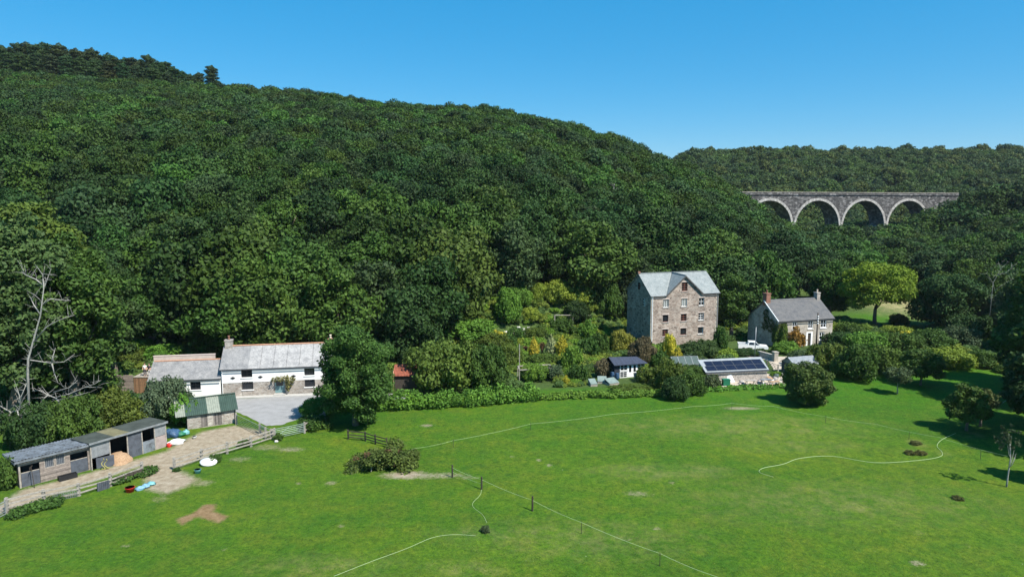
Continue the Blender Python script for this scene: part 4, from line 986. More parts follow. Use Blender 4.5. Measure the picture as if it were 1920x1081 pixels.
# garden
S(953,614,56,62,'bright','big rounded fresh green shrub left of the stone terrace')
S(996,610,42,26,'lime','low lime yellow shrub right above the white stones')
S(975,585,50,42,'bright','bright green bank shrub under the dark trees')
S(1010,568,46,30,'lime','lime shrub highest on the sunny garden bank')
S(1045,580,64,42,'lime','lime green shrub filling the middle of the garden bank')
S(1090,578,50,32,'lime','pale lime shrub at the top right of the garden bank')
S(1083,614,54,40,'dark','dark shrub sprawling over the garden arch')
S(1140,606,58,64,'mid','tall rounded green bush just left of the mill gable')
S(935,652,34,26,'gold','golden yellow shrub left of the terrace')
S(1001,667,19,34,'gold','slim golden conifer, left of the conical trio','cone')
S(1034,665,21,36,'pale','pale silvery conifer, middle of the conical trio','cone')
S(1054,667,24,36,'gold','broad golden conifer, right of the conical trio','cone')
S(1017,664,26,26,'bronze','bronze spiky plant between the golden and silvery conifers','blade')
S(985,664,22,18,'bronze','rusty low spiky plant left of the golden conifer','blade')
S(1054,632,52,30,'mid','dark rose bush with white flowers under the arch')
S(1003,638,46,20,'olive','olive low shrub below the white stones')
S(968,640,34,22,'mid','small green shrub beside the terrace wall')
S(1100,640,36,32,'bright','fresh green shrub right of the rose bush')
S(1104,674,42,42,'mid','broad green shrub behind the vegetable beds')
S(1128,664,34,40,'mid','upright green shrub left of the golden maple')
S(1166,664,56,44,'goldgreen','golden leaved maple below the mill gable')
S(1206,686,56,52,'burg','burgundy tinted rose bush behind the summerhouse')
S(1073,694,38,40,'bright','fresh green shrub in the middle of the kitchen garden')
S(1022,690,62,26,'olive','olive border shrub behind the timber frame')
S(1003,716,54,34,'bright','green shrub growing inside the timber frame')
S(1040,714,36,26,'grey','greyish shrub at the right leg of the timber frame')
S(1131,708,36,36,'burg','pinkish brown shrub left of the summerhouse')
S(1061,722,16,15,'gold','small yellow flowering plant near the field edge')
S(1085,716,40,30,'mid','green shrub behind the cold frames')
S(955,690,56,44,'olive','olive shrub left of the timber frame pole')
S(950,655,40,26,'mid','green shrub under the golden shrub')
S(1256,674,26,46,'gold','tall golden yellow shrub below the mill front')
S(1271,682,24,24,'gold','lower golden yellow shrub right of the tall one')
S(1312,676,92,38,'dark','long dark clipped shrub under the mill windows', depth=.4)
S(1290,688,40,22,'blue','blue green low shrub below the dark clipped one')
S(1367,676,40,18,'lime','lime green mound beside the farm lane')
S(1352,664,26,46,'mid','climber covered bush at the right corner of the mill')
S(1408,668,66,15,'dark','dark hedge shrub hiding the lower half of the pickup', depth=.5)
S(1215,718,42,28,'olive','olive shrub right of the deck chairs')
S(1300,716,56,30,'mid','green bush in front of the greenhouse')
S(1262,736,72,58,'olive','pale olive willow bush at the field edge')
S(1292,742,70,44,'mid','spreading green bush right of the willow bush')
S(1268,752,56,42,'dark','dark green bush at the foot of the willow bush')
S(1240,690,40,30,'mid','green shrub between summerhouse and greenhouse')
S(1336,728,40,24,'grey','grey green weeds left of the junk yard')
S(1318,690,34,18,'grey','grey green plant at the left end of the solar shed')
S(1190,735,100,14,'olive','low weedy growth below the cold frames', depth=.4)
S(1464,652,26,44,'olive','climber on the left corner of the second house')
S(1440,640,28,40,'goldgreen','yellowish creeper on the second house gable')
S(1494,652,36,32,'orange','orange leaved shrub in front of the second house')
S(1478,664,54,22,'bright','fresh green shrub below the orange one')
S(1540,672,46,24,'mid','green shrub below the second house door')
S(1510,690,60,34,'grey','greyish bush behind the small grey shed')
# right-hand scrub
for k, (px, py, w, h, c, l) in enumerate([(1585,652,76,34,'dark','dark green scrub bush at the right end of the second house'),(1560,700,86,66,'olive','large olive scrub bush right of the grey shed'),(1615,716,92,76,'mid','largest rounded scrub bush on the field edge'),
    (1665,704,86,62,'olive','olive scrub bush behind the small orchard trees'),(1640,668,96,52,'bright','fresh green scrub bush in front of the yellow green tree'),(1700,668,96,52,'mid','broad scrub bush left of the oval dark tree foot'),(1755,660,92,46,'mid','mid green scrub bush under the oval dark tree'),
    (1810,655,84,48,'grey','grey green scrub bush far right behind the grass bank'),(1705,640,30,20,'gold','small golden shrub behind the scrub bushes'),(1735,700,80,40,'olive','olive scrub right of the apple tree'),(1795,692,100,42,'lime','lime green rank bush on the sunny bank at right'),(1850,690,70,38,'mid','green scrub bush left of the dark right hand trees'),
    (1830,640,90,60,'dark','dark scrub bush against the right hand trees'),(1765,690,60,30,'bright','fresh green low bush on the sunny bank'),(1600,640,60,40,'mid','green scrub bush left of the yellow green tree trunk'),(1690,610,40,24,'mid','low bush beside the pale dry meadow')]):
    S(px, py, w*.95, h*.85, c, l)
# left-hand scrub between stables and cottage, and the bank behind
for px, py, w, h, c, l in [(50,846,110,90,'dark','dark bush mass behind the left end of the stable'),(125,838,110,96,'mid','mid green bush behind the stable roof'),(200,816,110,76,'olive','olive bush behind the felt roofed shelter'),(262,796,96,54,'mid','mid green bush left of the grey leaved one'),
    (300,796,96,84,'blue','large blue grey leaved bush in front of the annexe'),(346,800,54,50,'bright','fresh green bush against the green shed'),(222,782,90,44,'dark','dark bush below the timber deck'),(8,918,44,50,'mid','green bush at the left end wall of the stable'),(150,770,120,60,'dark','dark bush under the tall left trees'),
    (60,780,130,80,'mid','mid green bush under the bare branches'),(236,690,70,30,'olive','olive bank shrub left of the pinkish wall'),(300,682,90,28,'bright','bright green bank shrub above the annexe wall'),(365,672,70,22,'mid','green bank shrub behind the low roof'),(250,668,70,24,'bright','bright bank shrub below the picnic table'),
    (560,646,80,20,'lime','lime green grassy mound behind the cottage roof'),(606,640,40,26,'grey','grey leaved shrub beside the right cottage chimney'),(388,722,26,26,'olive','thin climber on the annexe corner'),
    (830,738,150,98,'olive','huge olive green hawthorn bush behind the field hedge'),(905,732,100,86,'mid','mid green hawthorn bush right of the huge one'),(780,700,70,50,'dark','dark bush beside the rusty shed'),(870,648,120,36,'bright','bright green ivy covered mound under the dark trees'),(930,668,70,40,'olive','olive bush between hawthorn and golden shrub'),(710,745,60,40,'mid','green bush below the rusty shed'),
    (590,785,70,36,'bright','fresh green verge bush at the road bend'),(585,806,56,22,'mid','weedy bush along the metal gate'),(620,770,50,30,'lime','lime verge shrub beside the road')]:
    S(px, py, w, h, c, l)
def hedge(pts, label, col, seed, leaf=.15):
    rr = random.Random(seed); bl = []
    W = [G(px, py) for px, py, h in pts]; hs = [h*mpp(w_) for (px, py, h), w_ in zip(pts, W)]
    for i in range(len(W)-1):
        n = max(2, int((W[i+1]-W[i]).length/.75))
        for k in range(n):
            t = k/n; p = W[i].lerp(W[i+1], t); h = hs[i]*(1-t)+hs[i+1]*t; h *= rr.uniform(.75, 1.2)
            for q in range(2): bl.append(((p.x+rr.uniform(-.3,.3)-W[0].x, p.y+.8+rr.uniform(-.5,.6)-W[0].y, p.z+h*rr.uniform(.3,.55)-W[0].z), (rr.uniform(.6,.95), rr.uniform(.6,.95), h*rr.uniform(.35,.55))))
    o = put('hedge', leafmesh('hedge', bl, leaf, leaf*.62, 1.1, seed=seed, zmin=-.05), None, CO[col], W[0]); return tag(o, label, 'hedge')
hedge([(712,772,34),(800,768,36),(880,764,34),(950,758,36),(1012,752,30)], 'thick bramble hedge along the far edge of the field', 'bright', 31)
hedge([(1014,750,12),(1070,747,11),(1140,747,12),(1250,742,11)], 'low clipped hedge between garden and field', 'bright', 32)
hedge([(1330,735,6),(1400,730,4),(1480,726,5)], 'low grassy hedge in front of the junk yard', 'bright', 33)
hedge([(20,976,14),(60,962,16),(110,945,14)], 'weedy growth at the foot of the lower post and rail fence', 'mid', 34, .1)
hedge([(205,913,10),(262,896,14),(278,890,10)], 'weeds around the end of the lower fence', 'mid', 35, .1)
# bramble mound in the field
g = G(712, 878); s = mpp(g); rr = random.Random(8); bl = []
for k in range(34):
    a = rr.uniform(-1, 1); bl.append(((a*58*s+rr.uniform(-.3,.3), rr.uniform(-.8, 2.6), (1-abs(a-.2)**1.6)*rr.uniform(.3, 2.0)*.9), (rr.uniform(.5,1.0), rr.uniform(.5,1.0), rr.uniform(.35,.7))))
bm = empty('bramble_mound', g, 'dense bramble mound standing alone in the near field', 'shrub')
put('foliage', leafmesh('bramble', bl, .13, .08, 1.2, seed=88, zmin=-.05), bm, (.075,.115,.028))
bl = [((rr.uniform(-52,52)*s, rr.uniform(-.9, 1.5), rr.uniform(.4, 2.1)), (.3,.3,.2)) for k in range(9)]
put('reddish_shoot', leafmesh('bramble_tips', bl, .09, .05, .5, seed=89), bm, (.13,.085,.045))
# single trees -------------------------------------------------------
def tree(px, py, top, w, low, col, label, seed, name='tree', leaf=.2, n=40, bark='bark', trunk=.03, dens=1.2, lo=.22, hi=.38, core=.55, limbs=6, xoff=0, dz=0, lowf=-.8):
    g = G(px, py); s = mpp(g); h = zat(top, g.y)-g.z; zl = max(.1, zat(low, g.y)-g.z); R = w*s/2; rz_ = (h-zl)/2*1.04
    o = empty(name, g-Vector((0,0,.1)), label, 'tree')
    put('crown', leafmesh(name+'_crown', crown_blobs(seed, R*1.06, rz_, n, zl+rz_, lo, hi, lowf, core), leaf, leaf*.62, dens, seed=seed), o, CO[col] if isinstance(col, str) else col, (xoff*s, 0, 0))
    put('trunk', trunk_mesh(name+'_trunk', zl+rz_*1.1, max(.06, h*trunk), seed+1, R*.8, bark, limbs, h*.02), o)
    return o
tree(667,796,614,132,788,'mid','tall broad ash tree beside the right end of the cottage',501,'ash_tree',.15,80,lo=.16,hi=.32,core=.66,lowf=-.97)
tree(1640,610,497,124,577,'yellow','bright yellow green spreading tree before the pale meadow',502,'yellow_green_tree',.2,60,lo=.16,hi=.27,core=.42,dens=1.0,trunk=.03,limbs=9)
tree(1774,622,521,108,614,'dark','dark oval bushy tree right of the pale meadow',503,'oval_tree',.22,50)
tree(1516,758,683,88,757,(.080,.120,.030),'round hawthorn standing alone at the field edge near the junk yard',504,'hawthorn_tree',.12,64,dens=1.4,lo=.15,hi=.3,core=.66,lowf=-.95)
tree(1682,738,688,42,722,'grey','small pale stemmed young tree in the upper right field',505,'young_tree',.13,20,'pale_bark',.022,dens=1.0)
tree(1726,722,657,66,708,'mid','low apple tree just behind the young tree',506,'apple_tree',.16,30)
tree(1812,807,726,66,794,'mid','hawthorn with dense crown at the right side of the field',507,'hawthorn_tree',.15,36,dens=1.4)
tree(1838,800,728,52,768,(.075,.095,.034),'thin brownish hawthorn leaning over the dense one at right',508,'thin_hawthorn',.14,18,dens=.7)
tree(1887,912,792,40,850,(.045,.062,.030),'slender sapling with long bare stem near the right edge',509,'sapling',.10,18,'pale_bark',.011,dens=.5,core=.3,lo=.15,hi=.3,xoff=-6)
tree(1372,632,514,54,622,'mid','tall narrow tree rising right of the mill',510,'narrow_tree',.2,34)
tree(1345,560,492,50,552,'mid','rounded tree top just behind the mill roof',523,'round_tree',.2,30)
tree(150,778,440,150,750,'mid','tall leafy tree left of the cottage, right of the bare dead tree',511,'tall_tree',.25,90,lo=.2,hi=.36)
tree(45,800,395,170,770,(.072,.115,.036),'tall leafy tree at the left edge behind the stable',512,'tall_tree',.25,90,lo=.2,hi=.34)
tree(-70,810,420,190,780,'mid','tall leafy tree cut by the left edge of the picture',513,'tall_tree',.25,70,lo=.2,hi=.34)
tree(100,742,368,150,690,'olive','tallest olive green tree of the left group',514,'tall_tree',.27,80,lo=.2,hi=.36)
tree(205,655,470,92,645,'dark','dark broad tree behind the picnic table terrace',541,'tall_tree',.22,50)
tree(300,648,520,104,640,'mid','mid green tree overhanging the log store',542,'tall_tree',.22,50)
tree(212,722,500,90,700,'dark','dark slim tree beside the timber deck',515,'slim_tree',.24,46)
for k, (px, py, top, w, low, c, l) in enumerate([(1925,800,640,120,792,'dark','large dark tree at the right edge, nearest the field corner'),(1900,722,560,100,714,'dark','large dark tree left most of the right edge group'),(1945,760,490,170,750,'mid','tallest tree of the right edge group'),
    (1985,850,620,150,840,'dark','dark tree mostly cut off by the right edge'),(1912,660,500,110,652,'dark','dark tree behind the right edge group'),(1868,632,545,84,624,'grey','greyish tree left behind the right edge group'),(1935,905,800,60,895,'mid','small tree half outside the right edge')]):
    tree(px+26, py, top, w, low, c, l, 530+k, 'right_edge_tree' if False else 'dark_tree', .24, 56)
# extra mature trees at the foot of the hill whose pale stems show
def bare(name, polys, Y, label, mat='pale_bark', seed=1, jit=.8, r0=.2):
    rr = random.Random(seed); g0 = PY(*polys[0][0][:2], Y); base = Vector((g0.x, Y, H(g0.x, Y)))
    o = empty(name, base, label, 'tree'); first = True
    for pl in polys:
        m = MB(); n = len(pl); pts = []; 
        for i, (x, y) in enumerate(pl): pts.append(PY(x, y, Y+(rr.uniform(-jit, jit) if i else 0))-base)
        if first: pts[0] = Vector((pts[0].x, pts[0].y, -.2))
        ra = r0 if first else r0*.55
        m.tube(pts, [ra*(1-.8*i/(n-1)) for i in range(n)], 6)
        for i in range(1, n):                       # short twigs
            for q in range(5):
                p = pts[i-1].lerp(pts[i], rr.random()); d = Vector((rr.uniform(-1,1), rr.uniform(-.6,.6), rr.uniform(-.2,1)))*rr.uniform(.3, 1.6); k = p+d*.5+Vector((0,0,rr.uniform(-.1,.2)))
                m.tube([p, k, p+d], [max(ra*.25,.018), max(ra*.16,.014), .008], 4)
        m.build('trunk' if first else 'branch', mat, o, True); first = False
    return o
bare('dead_tree', [[(56,820),(52,700),(53,672),(65,630),(76,590),(82,540),(80,512)],[(82,540),(88,525),(96,503)],[(80,534),(68,524),(48,515),(40,508)],[(65,638),(88,612),(110,600),(140,590)],[(82,570),(95,560),(115,562),(132,563)],[(53,674),(80,678),(97,680),(120,678),(140,663)],[(97,680),(100,665),(104,652)],[(97,680),(102,700),(108,716)],[(76,590),(64,572),(56,556)]], 71.5, 'bare dead tree with grey white branches in front of the tall left trees', seed=4, r0=.15)
bare('dead_tree', [[(120,800),(118,760),(103,745),(90,740),(75,731),(60,733)],[(103,745),(130,738),(160,725),(192,726)],[(160,725),(176,720),(190,712)],[(100,735),(130,726),(146,712)],[(90,740),(78,750),(74,764)],[(110,750),(140,742),(165,735)]], 72, 'low bleached dead branches spreading above the bushes behind the stable', seed=5, jit=.5, r0=.12)
bare('dead_tree', [[(-14,800),(0,760),(20,772),(37,768),(40,742),(50,718)],[(20,772),(17,784),(14,796)],[(33,770),(36,786),(50,774)],[(38,764),(36,740),(30,722)]], 68.5, 'bleached crooked limb at the left edge above the stable roof', seed=6, jit=.4, r0=.12)
bare('dead_tree', [[(1143,420),(1146,395),(1150,360),(1152,345)],[(1147,385),(1140,372)],[(1150,365),(1157,352)]], 183, 'pale bare trunk standing among hillside trees above the mill', seed=7, jit=.3, r0=.2)
bare('dead_tree', [[(1858,560),(1862,530),(1876,505),(1890,490)],[(1862,530),(1850,512)],[(1870,516),(1885,512),(1898,500)],[(1876,505),(1872,490)],[(1864,545),(1885,530),(1905,520)]], 128, 'grey leafless tree in front of the right edge trees', seed=8, jit=.6, r0=.05)
# ------------------------------------------------------------------ fences and gates
def fence(bases, h, nr, label, mat='grey_wood', pw=.2, rh=.13, name='post_and_rail_fence', posts=None, thin=.05, mid=0):
    W = []
    B_ = [G(*b) for b in bases]
    for i, p in enumerate(B_):
        W.append(p)
        if mid and i < len(B_)-1:
            for k in range(1, mid+1): q = p.lerp(B_[i+1], k/(mid+1)); q.z = H(q.x, q.y); W.append(q)
    o = empty(name, W[0], label, 'fence'); rr = random.Random(len(label))
    for i, p in enumerate(W):
        m = MB(); q = p-W[0]; t = Vector((rr.uniform(-.05,.05), rr.uniform(-.05,.05), h*rr.uniform(.97,1.06))); m.bar(q-Vector((0,0,.2)), q+t, pw, pw); m.build('post', mat, o)
    for i in range(len(W)-1):
        for r in range(nr):
            z = h*(.28+.62*r/max(1, nr-1)); m = MB(); a, b = W[i]-W[0], W[i+1]-W[0]; d = (b-a).normalized(); off = Vector((d.y, -d.x, 0))*(pw/2+thin/2+.004)
            m.bar(a+off+Vector((0,0,z+rr.uniform(-.04,.04))), b+off+Vector((0,0,z+rr.uniform(-.04,.04))), thin, rh); m.build('rail', mat, o)
    return o
fence([(14,958),(83,942),(149,929),(208.5,911),(267,889)], 1.2, 3, 'grey lower post and rail fence below the stable')
fence([(327,880),(378,863),(426,850),(471,837),(513,823)], 1.2, 3, 'grey post and rail fence between dirt yard and field')
fence([(571,811),(590,798),(609,788)], 1.15, 2, 'short wooden fence leading up to the ash tree', mid=0)
fence([(653,823),(685,826),(704,832),(726,838)], 1.05, 3, 'dark three rail fence running from the ash tree into the brambles', 'dark_wood', .14, .1)
def gate(a, b, h, n, label, mat, name='field_gate', stiles=5):
    A_, B_ = G(*a), G(*b); o = empty(name, A_, label, 'gate'); d = B_-A_; up = Vector((0,0,1))
    m = MB()
    for x in (0, 1): m.tube([d*x+up*.15, d*x+up*h], .035, 6)
    m.tube([up*h, d+up*h], .035, 6); m.tube([up*.18, d+up*.18], .03, 6); m.build('gate_frame', mat, o)
    for k in range(1, n): m = MB(); z = .18+(h-.18)*k/n; m.tube([up*z, d+up*z], .024, 5); m.build('bar', mat, o)
    m = MB(); m.tube([up*.2, d*.5+up*h], .022, 5); m.tube([d+up*.2, d*.5+up*h], .022, 5); m.build('brace', mat, o)
    for x in (-.03, 1.03):
        m = MB(); m.bar(d*x-up*.1, d*x+up*(h+.15), .17, .17); m.build('gate_post', 'grey_wood', o)
    return o
gate((445,796),(497,822), 1.2, 5, 'green metal field gate swung open across the yard entrance', 'gate')
gate((517,823),(570,812), 1.15, 5, 'pale green metal gate between the yard fence and ash tree fence', 'gate')
gate((-34,990),(12,966), 1.25, 5, 'galvanised gate cut by the left edge of the picture', 'galv')
gate((488,812),(508,822), 1.0, 3, 'small galvanised wicket gate beside the open green gate', 'galv')
gate((1438,690),(1458,699), 1.2, 4, 'dark timber gate at the right end of the solar shed', 'dark_wood')
# boards fixed low on the lower fence
for px0, py0, px1, py1, h, mt_, l in [(181,920,204,913,.75,'dark_sheet','dark square board leaning against the lower fence'),(214,907,265,891,.7,'dark_wood','dark woven hurdle leaning along the upper end of the lower fence'),(100,938,145,930,.55,'pale_sheet','pale wire mesh panel propped on the lower fence')]:
    a, b = G(px0, py0), G(px1, py1); m = MB(); d = (b-a); n_ = Vector((d.y, -d.x, 0)).normalized()*.2
    if mt_ == 'pale_sheet':
        for k in range(5): m.bar(n_+Vector((0,0,.05+h*k/4)), d+n_*.6+Vector((0,0,.05+h*k/4)), .025, .025)
        for k in range(12): m.bar(n_+d*k/11+Vector((0,0,.05)), n_+d*k/11+Vector((0,0,h+.05)), .022, .022)
        mt_ = 'galv'
    else:
        m.bar(n_+Vector((0,0,h/2)), d+n_+Vector((0,0,h/2)), .05, h)
        for k in range(6): m.bar(n_*1.2+d*(k+.3)/6.3+Vector((0,0,.02)), n_*1.2+d*(k+.3)/6.3+Vector((0,0,h+.03)), .05, .05)
    o = m.build('leaning_board' if 'board' in l else 'hurdle' if 'hurdle' in l else 'mesh_panel', mt_); o.location = a; tag(o, l, 'panel')
# electric fences: posts and white tape
def tape_fence(strands, posts, label, r=.011):
    W0 = G(*posts[0][:2]) if posts else G(*strands[0][0][0]); o = empty('electric_fence', W0, label, 'fence')
    for px, py, h, kind in posts:
        p = G(px, py)-W0; m = MB()
        if kind == 'wood': m.tube([p-Vector((0,0,.2)), p+Vector((.02,0,h))], [.085, .075], 7); m.build('post', 'dark_wood', o)
        else: m.tube([p-Vector((0,0,.1)), p+Vector((0,0,h))], .022, 5); m.build('stake', 'dark_wood', o)
    for pts, hs in strands:
        P_ = []
        for i, (px, py) in enumerate(pts):
            g_ = G(px, py); P_.append(g_-W0+Vector((0,0,hs if isinstance(hs, (int, float)) else hs[i])))
        Q = []
        for i in range(len(P_)-1):
            p0, p1, p2, p3 = P_[max(0,i-1)], P_[i], P_[i+1], P_[min(len(P_)-1,i+2)]
            for k in range(6):
                t = k/6; sm = (p1*2+(p2-p0)*t+(p0*2-p1*5+p2*4-p3)*t*t+(p1*3-p0-p2*3+p3)*t*t*t)*.5 if hs == .03 else p1.lerp(p2, t)-Vector((0,0,.10*t*(1-t)*4*(hs != .03)))
                Q.append(sm)
        Q.append(P_[-1]); m = MB(); m.tube(Q, r, 5); m.build('tape', 'tape', o)
    return o
tape_fence([([(848,894),(903,917),(998,957),(1090,1000),(1237,1060),(1345,1106)], .95), ([(848,894),(903,917)], .55)], [(848,894,1.2,'wood'),(903,917,1.2,'wood'),(998,957,1.3,'wood'),(1090,1000,.95,'s'),(1237,1060,1.0,'s'),(1345,1106,.95,'s')], 'white tape fence on three dark wooden posts crossing the near field')
tape_fence([([(700,868),(778,853),(850,838),(995,806),(1150,787),(1300,772),(1372,766)], .75), ([(1372,766),(1450,772),(1548,792),(1640,806),(1760,832),(1888,868)], .75)], [(850,838,.9,'s'),(995,806,.95,'s'),(1372,766,1.0,'s'),(1548,792,.95,'s'),(1704,824,.9,'s'),(1838,861,.95,'s')], 'far white tape fence on thin stakes across the middle of the field', .009)
tape_fence([([(903,916),(900,928),(887,942),(888,951),(905,965),(913,980)], .03)], [], 'loose white tape lying on grass below the second post', .012)
tape_fence([([(626,1080),(700,1051),(760,1029),(810,1008),(850,1002),(892,1004)], .03)], [], 'loose white tape lying on the grass at the bottom of the field', .011)
tape_fence([([(1450,894),(1424,885),(1432,877),(1468,870),(1500,859),(1560,855),(1640,867),(1720,863),(1762,856),(1766,847),(1757,836),(1766,824),(1792,812)], .03)], [], 'long loose white tape winding over the right side of the field', .016)
# stay wire at right
a = G(1846, 776); m = MB(); m.tube([(0,0,0), (9.5, .5, 6.2)], .025, 5); o = m.build('stay_wire', 'galv'); o.location = a; tag(o, 'thin pale stay wire rising to the right edge trees', 'wire')
a = G(1836, 784); m = MB(); m.tube([(0,0,-.1), (0,0,1.3)], [.09, .08], 7); o = m.build('marker_post', 'pale_sheet'); o.location = a; tag(o, 'short pale post beside the dense hawthorn at right', 'post')
# weeds in the field
def weed(px, py, w, h, c, l, grp=None, cat='weed'): S(px, py, w, h, c, l, 'bush', grp, cat, 'weed_tuft')
weed(910,999,17,12,'grey','bushy grey green thistle clump at the end of the loose tape')
for px, py in ((1720,834),(1709,852),(1730,853),(1800,938)): weed(px, py, 20, 7, 'straw', 'rusty brown dock clump in the right part of the field', 'brown dock clumps in the right field')
weed(455,838,24,12,'mid','green weeds at a post of the upper yard fence'); weed(400,868,26,14,'mid','weeds behind the white tub'); weed(520,826,20,12,'mid','weeds around the last post of the yard fence'); weed(330,884,14,7,'mid','weeds at the first post of the yard fence')
# ------------------------------------------------------------------ yard clutter
def item(mb, name, mat, px, py, label, cat, rz=0, smooth=True, dz=0):
    o = mb.build(name, mat, None, smooth); o.location = G(px, py, dz); o.rotation_euler = (0, 0, rz); return tag(o, label, cat)
m = MB(); m.lathe((0,0,0), [(.5,0),(.62,.1),(.66,.42),(.7,.48),(.62,.5),(.55,.25),(.01,.22)], 16); o = item(m, 'water_tub', 'white_plastic', 391, 870, 'white oval tub lying on the grass below the yard fence', 'tub', .3); o.scale = (1.15, .8, .85); o.rotation_euler = (.5, .1, .3)
def bucket(px, py, mat, label, r=.3, h=.32, cat='bucket'):
    m = MB(); m.lathe((0,0,0), [(r*.75,0),(r*.95,h*.9),(r*1.04,h),(r*.9,h),(r*.72,.06),(.01,.05)], 14); return item(m, 'bucket', mat, px, py, label, cat)
bucket(244, 921, 'red_plastic', 'red feed bucket on the grass beside the dirt yard', .42, .42); bucket(371, 886, 'teal_plastic', 'teal bucket on the grass below the white tub', .32, .36)
def sack(px, py, sx_, sy_, sz_, mat, label, seed, name='plastic_bag', cat='bag'):
    m = MB(); m.lump((0,0,sz_*.6), (sx_,sy_,sz_), seed, 12, 8, .3); return item(m, name, mat, px, py, label, cat, seed)
sack(264,917,.42,.28,.2,'blue_plastic','pale blue bag next to the red bucket',1); sack(274,912,.4,.3,.17,'blue_plastic','blue grey bag in the middle of the row beside the dirt',2); sack(284,908,.35,.28,.18,'teal_plastic','pale teal bag at the far end of the row',3)
sack(330,832,.9,.6,.32,'white_plastic','large white plastic sheet bundle at the shelter corner',4); sack(318,836,.4,.3,.25,'red_plastic','red bag against the shelter corner',5); sack(322,818,.9,.7,.55,'dblue_plastic','heap of dark blue tarpaulin behind the shelter corner',6,'tarpaulin','tarpaulin'); sack(338,817,.55,.45,.35,'green_plastic','dark green bag beside the blue tarpaulin',7); sack(349,814,.4,.35,.35,'teal_plastic','pale green bag beside the dark green one',8)
bucket(365, 822, 'white_plastic', 'small white bucket alone on the dirt yard', .22, .3)
sack(518,828,.25,.2,.12,'white_rock','pale stone at the foot of the last yard fence post',9,'stone','stone')
m = MB(); m.box(-.75,.75,-.28,.28,0,.06); 
for y0 in (-.28,.24): m.box(-.75,.75,y0,y0+.04,.06,.42)
for x0 in (-.75,.71): m.box(x0,x0+.04,-.24,.24,.06,.42)
o = item(m, 'feed_trough', 'black', 127, 897, 'black rectangular feed trough in front of the stable', 'trough', STAB[1], False)
m = MB(); m.bar((0,0,0), (-.35,.25,1.9), .04, .04); m.bar((-.3,0,1.9), (-.4,.5,1.9), .04, .06)
for k in range(5): m.bar((-.3-.03*k,.02+.1*k,1.9), (-.28-.03*k,-.08+.1*k,1.7), .015, .015)
item(m, 'garden_rake', 'dark_wood', 65, 914, 'dark long handled rake leaning at the first stable door', 'rake', 0, False)
m = MB(); m.bar((0,0,0), (.18,.3,1.5), .09, .09); m.bar((.1,.1,.9), (1.1,.3,.9), .05, .09); m.bar((.14,.2,1.25), (.5,.4,1.1), .05, .09); item(m, 'leaning_post', 'grey_wood', 696, 883, 'leaning old post with broken rails against the bramble mound', 'post', 0, False)
# timber deck with two people, boards, picnic table and log store behind
def boxat(px0, py0, px1, Y, ztop, zbot, depth, mat, name, label, cat):
    a, b = PY(px0, py0, Y), PY(px1, py0, Y); m = MB(); m.box(0, b.x-a.x, 0, depth, zbot, ztop); o = m.build(name, mat); o.location = (a.x, Y, 0); return tag(o, label, cat)
YD = 90.5; zd = zat(706, YD)
a = PY(250, 706, YD); dk = empty('timber_deck', (a.x, YD, 0), 'raised brown timber deck with boarded front beside the annexe', 'deck')
wd = PY(287, 706, YD).x-a.x; m = MB(); m.box(-.05, wd, -.05, 3.0, zd-.1, zd); m.build('deck_floor', 'grey_wood', dk); m = MB(); m.box(0, wd, 0, .08, -.4, zd-.102); m.build('front_boarding', 'brown_wood', dk); m = MB(); m.box(0, .08, .081, 2.9, -.4, zd-.102); m.build('side_boarding', 'brown_wood', dk)
o = boxat(214, 704, 249, 90.5, zat(703, 90.5), -.3, .08, 'vboards', 'board_fence', 'grey horizontal board fence left of the brown deck', 'fence'); o.data.materials[0] = MT['clap']
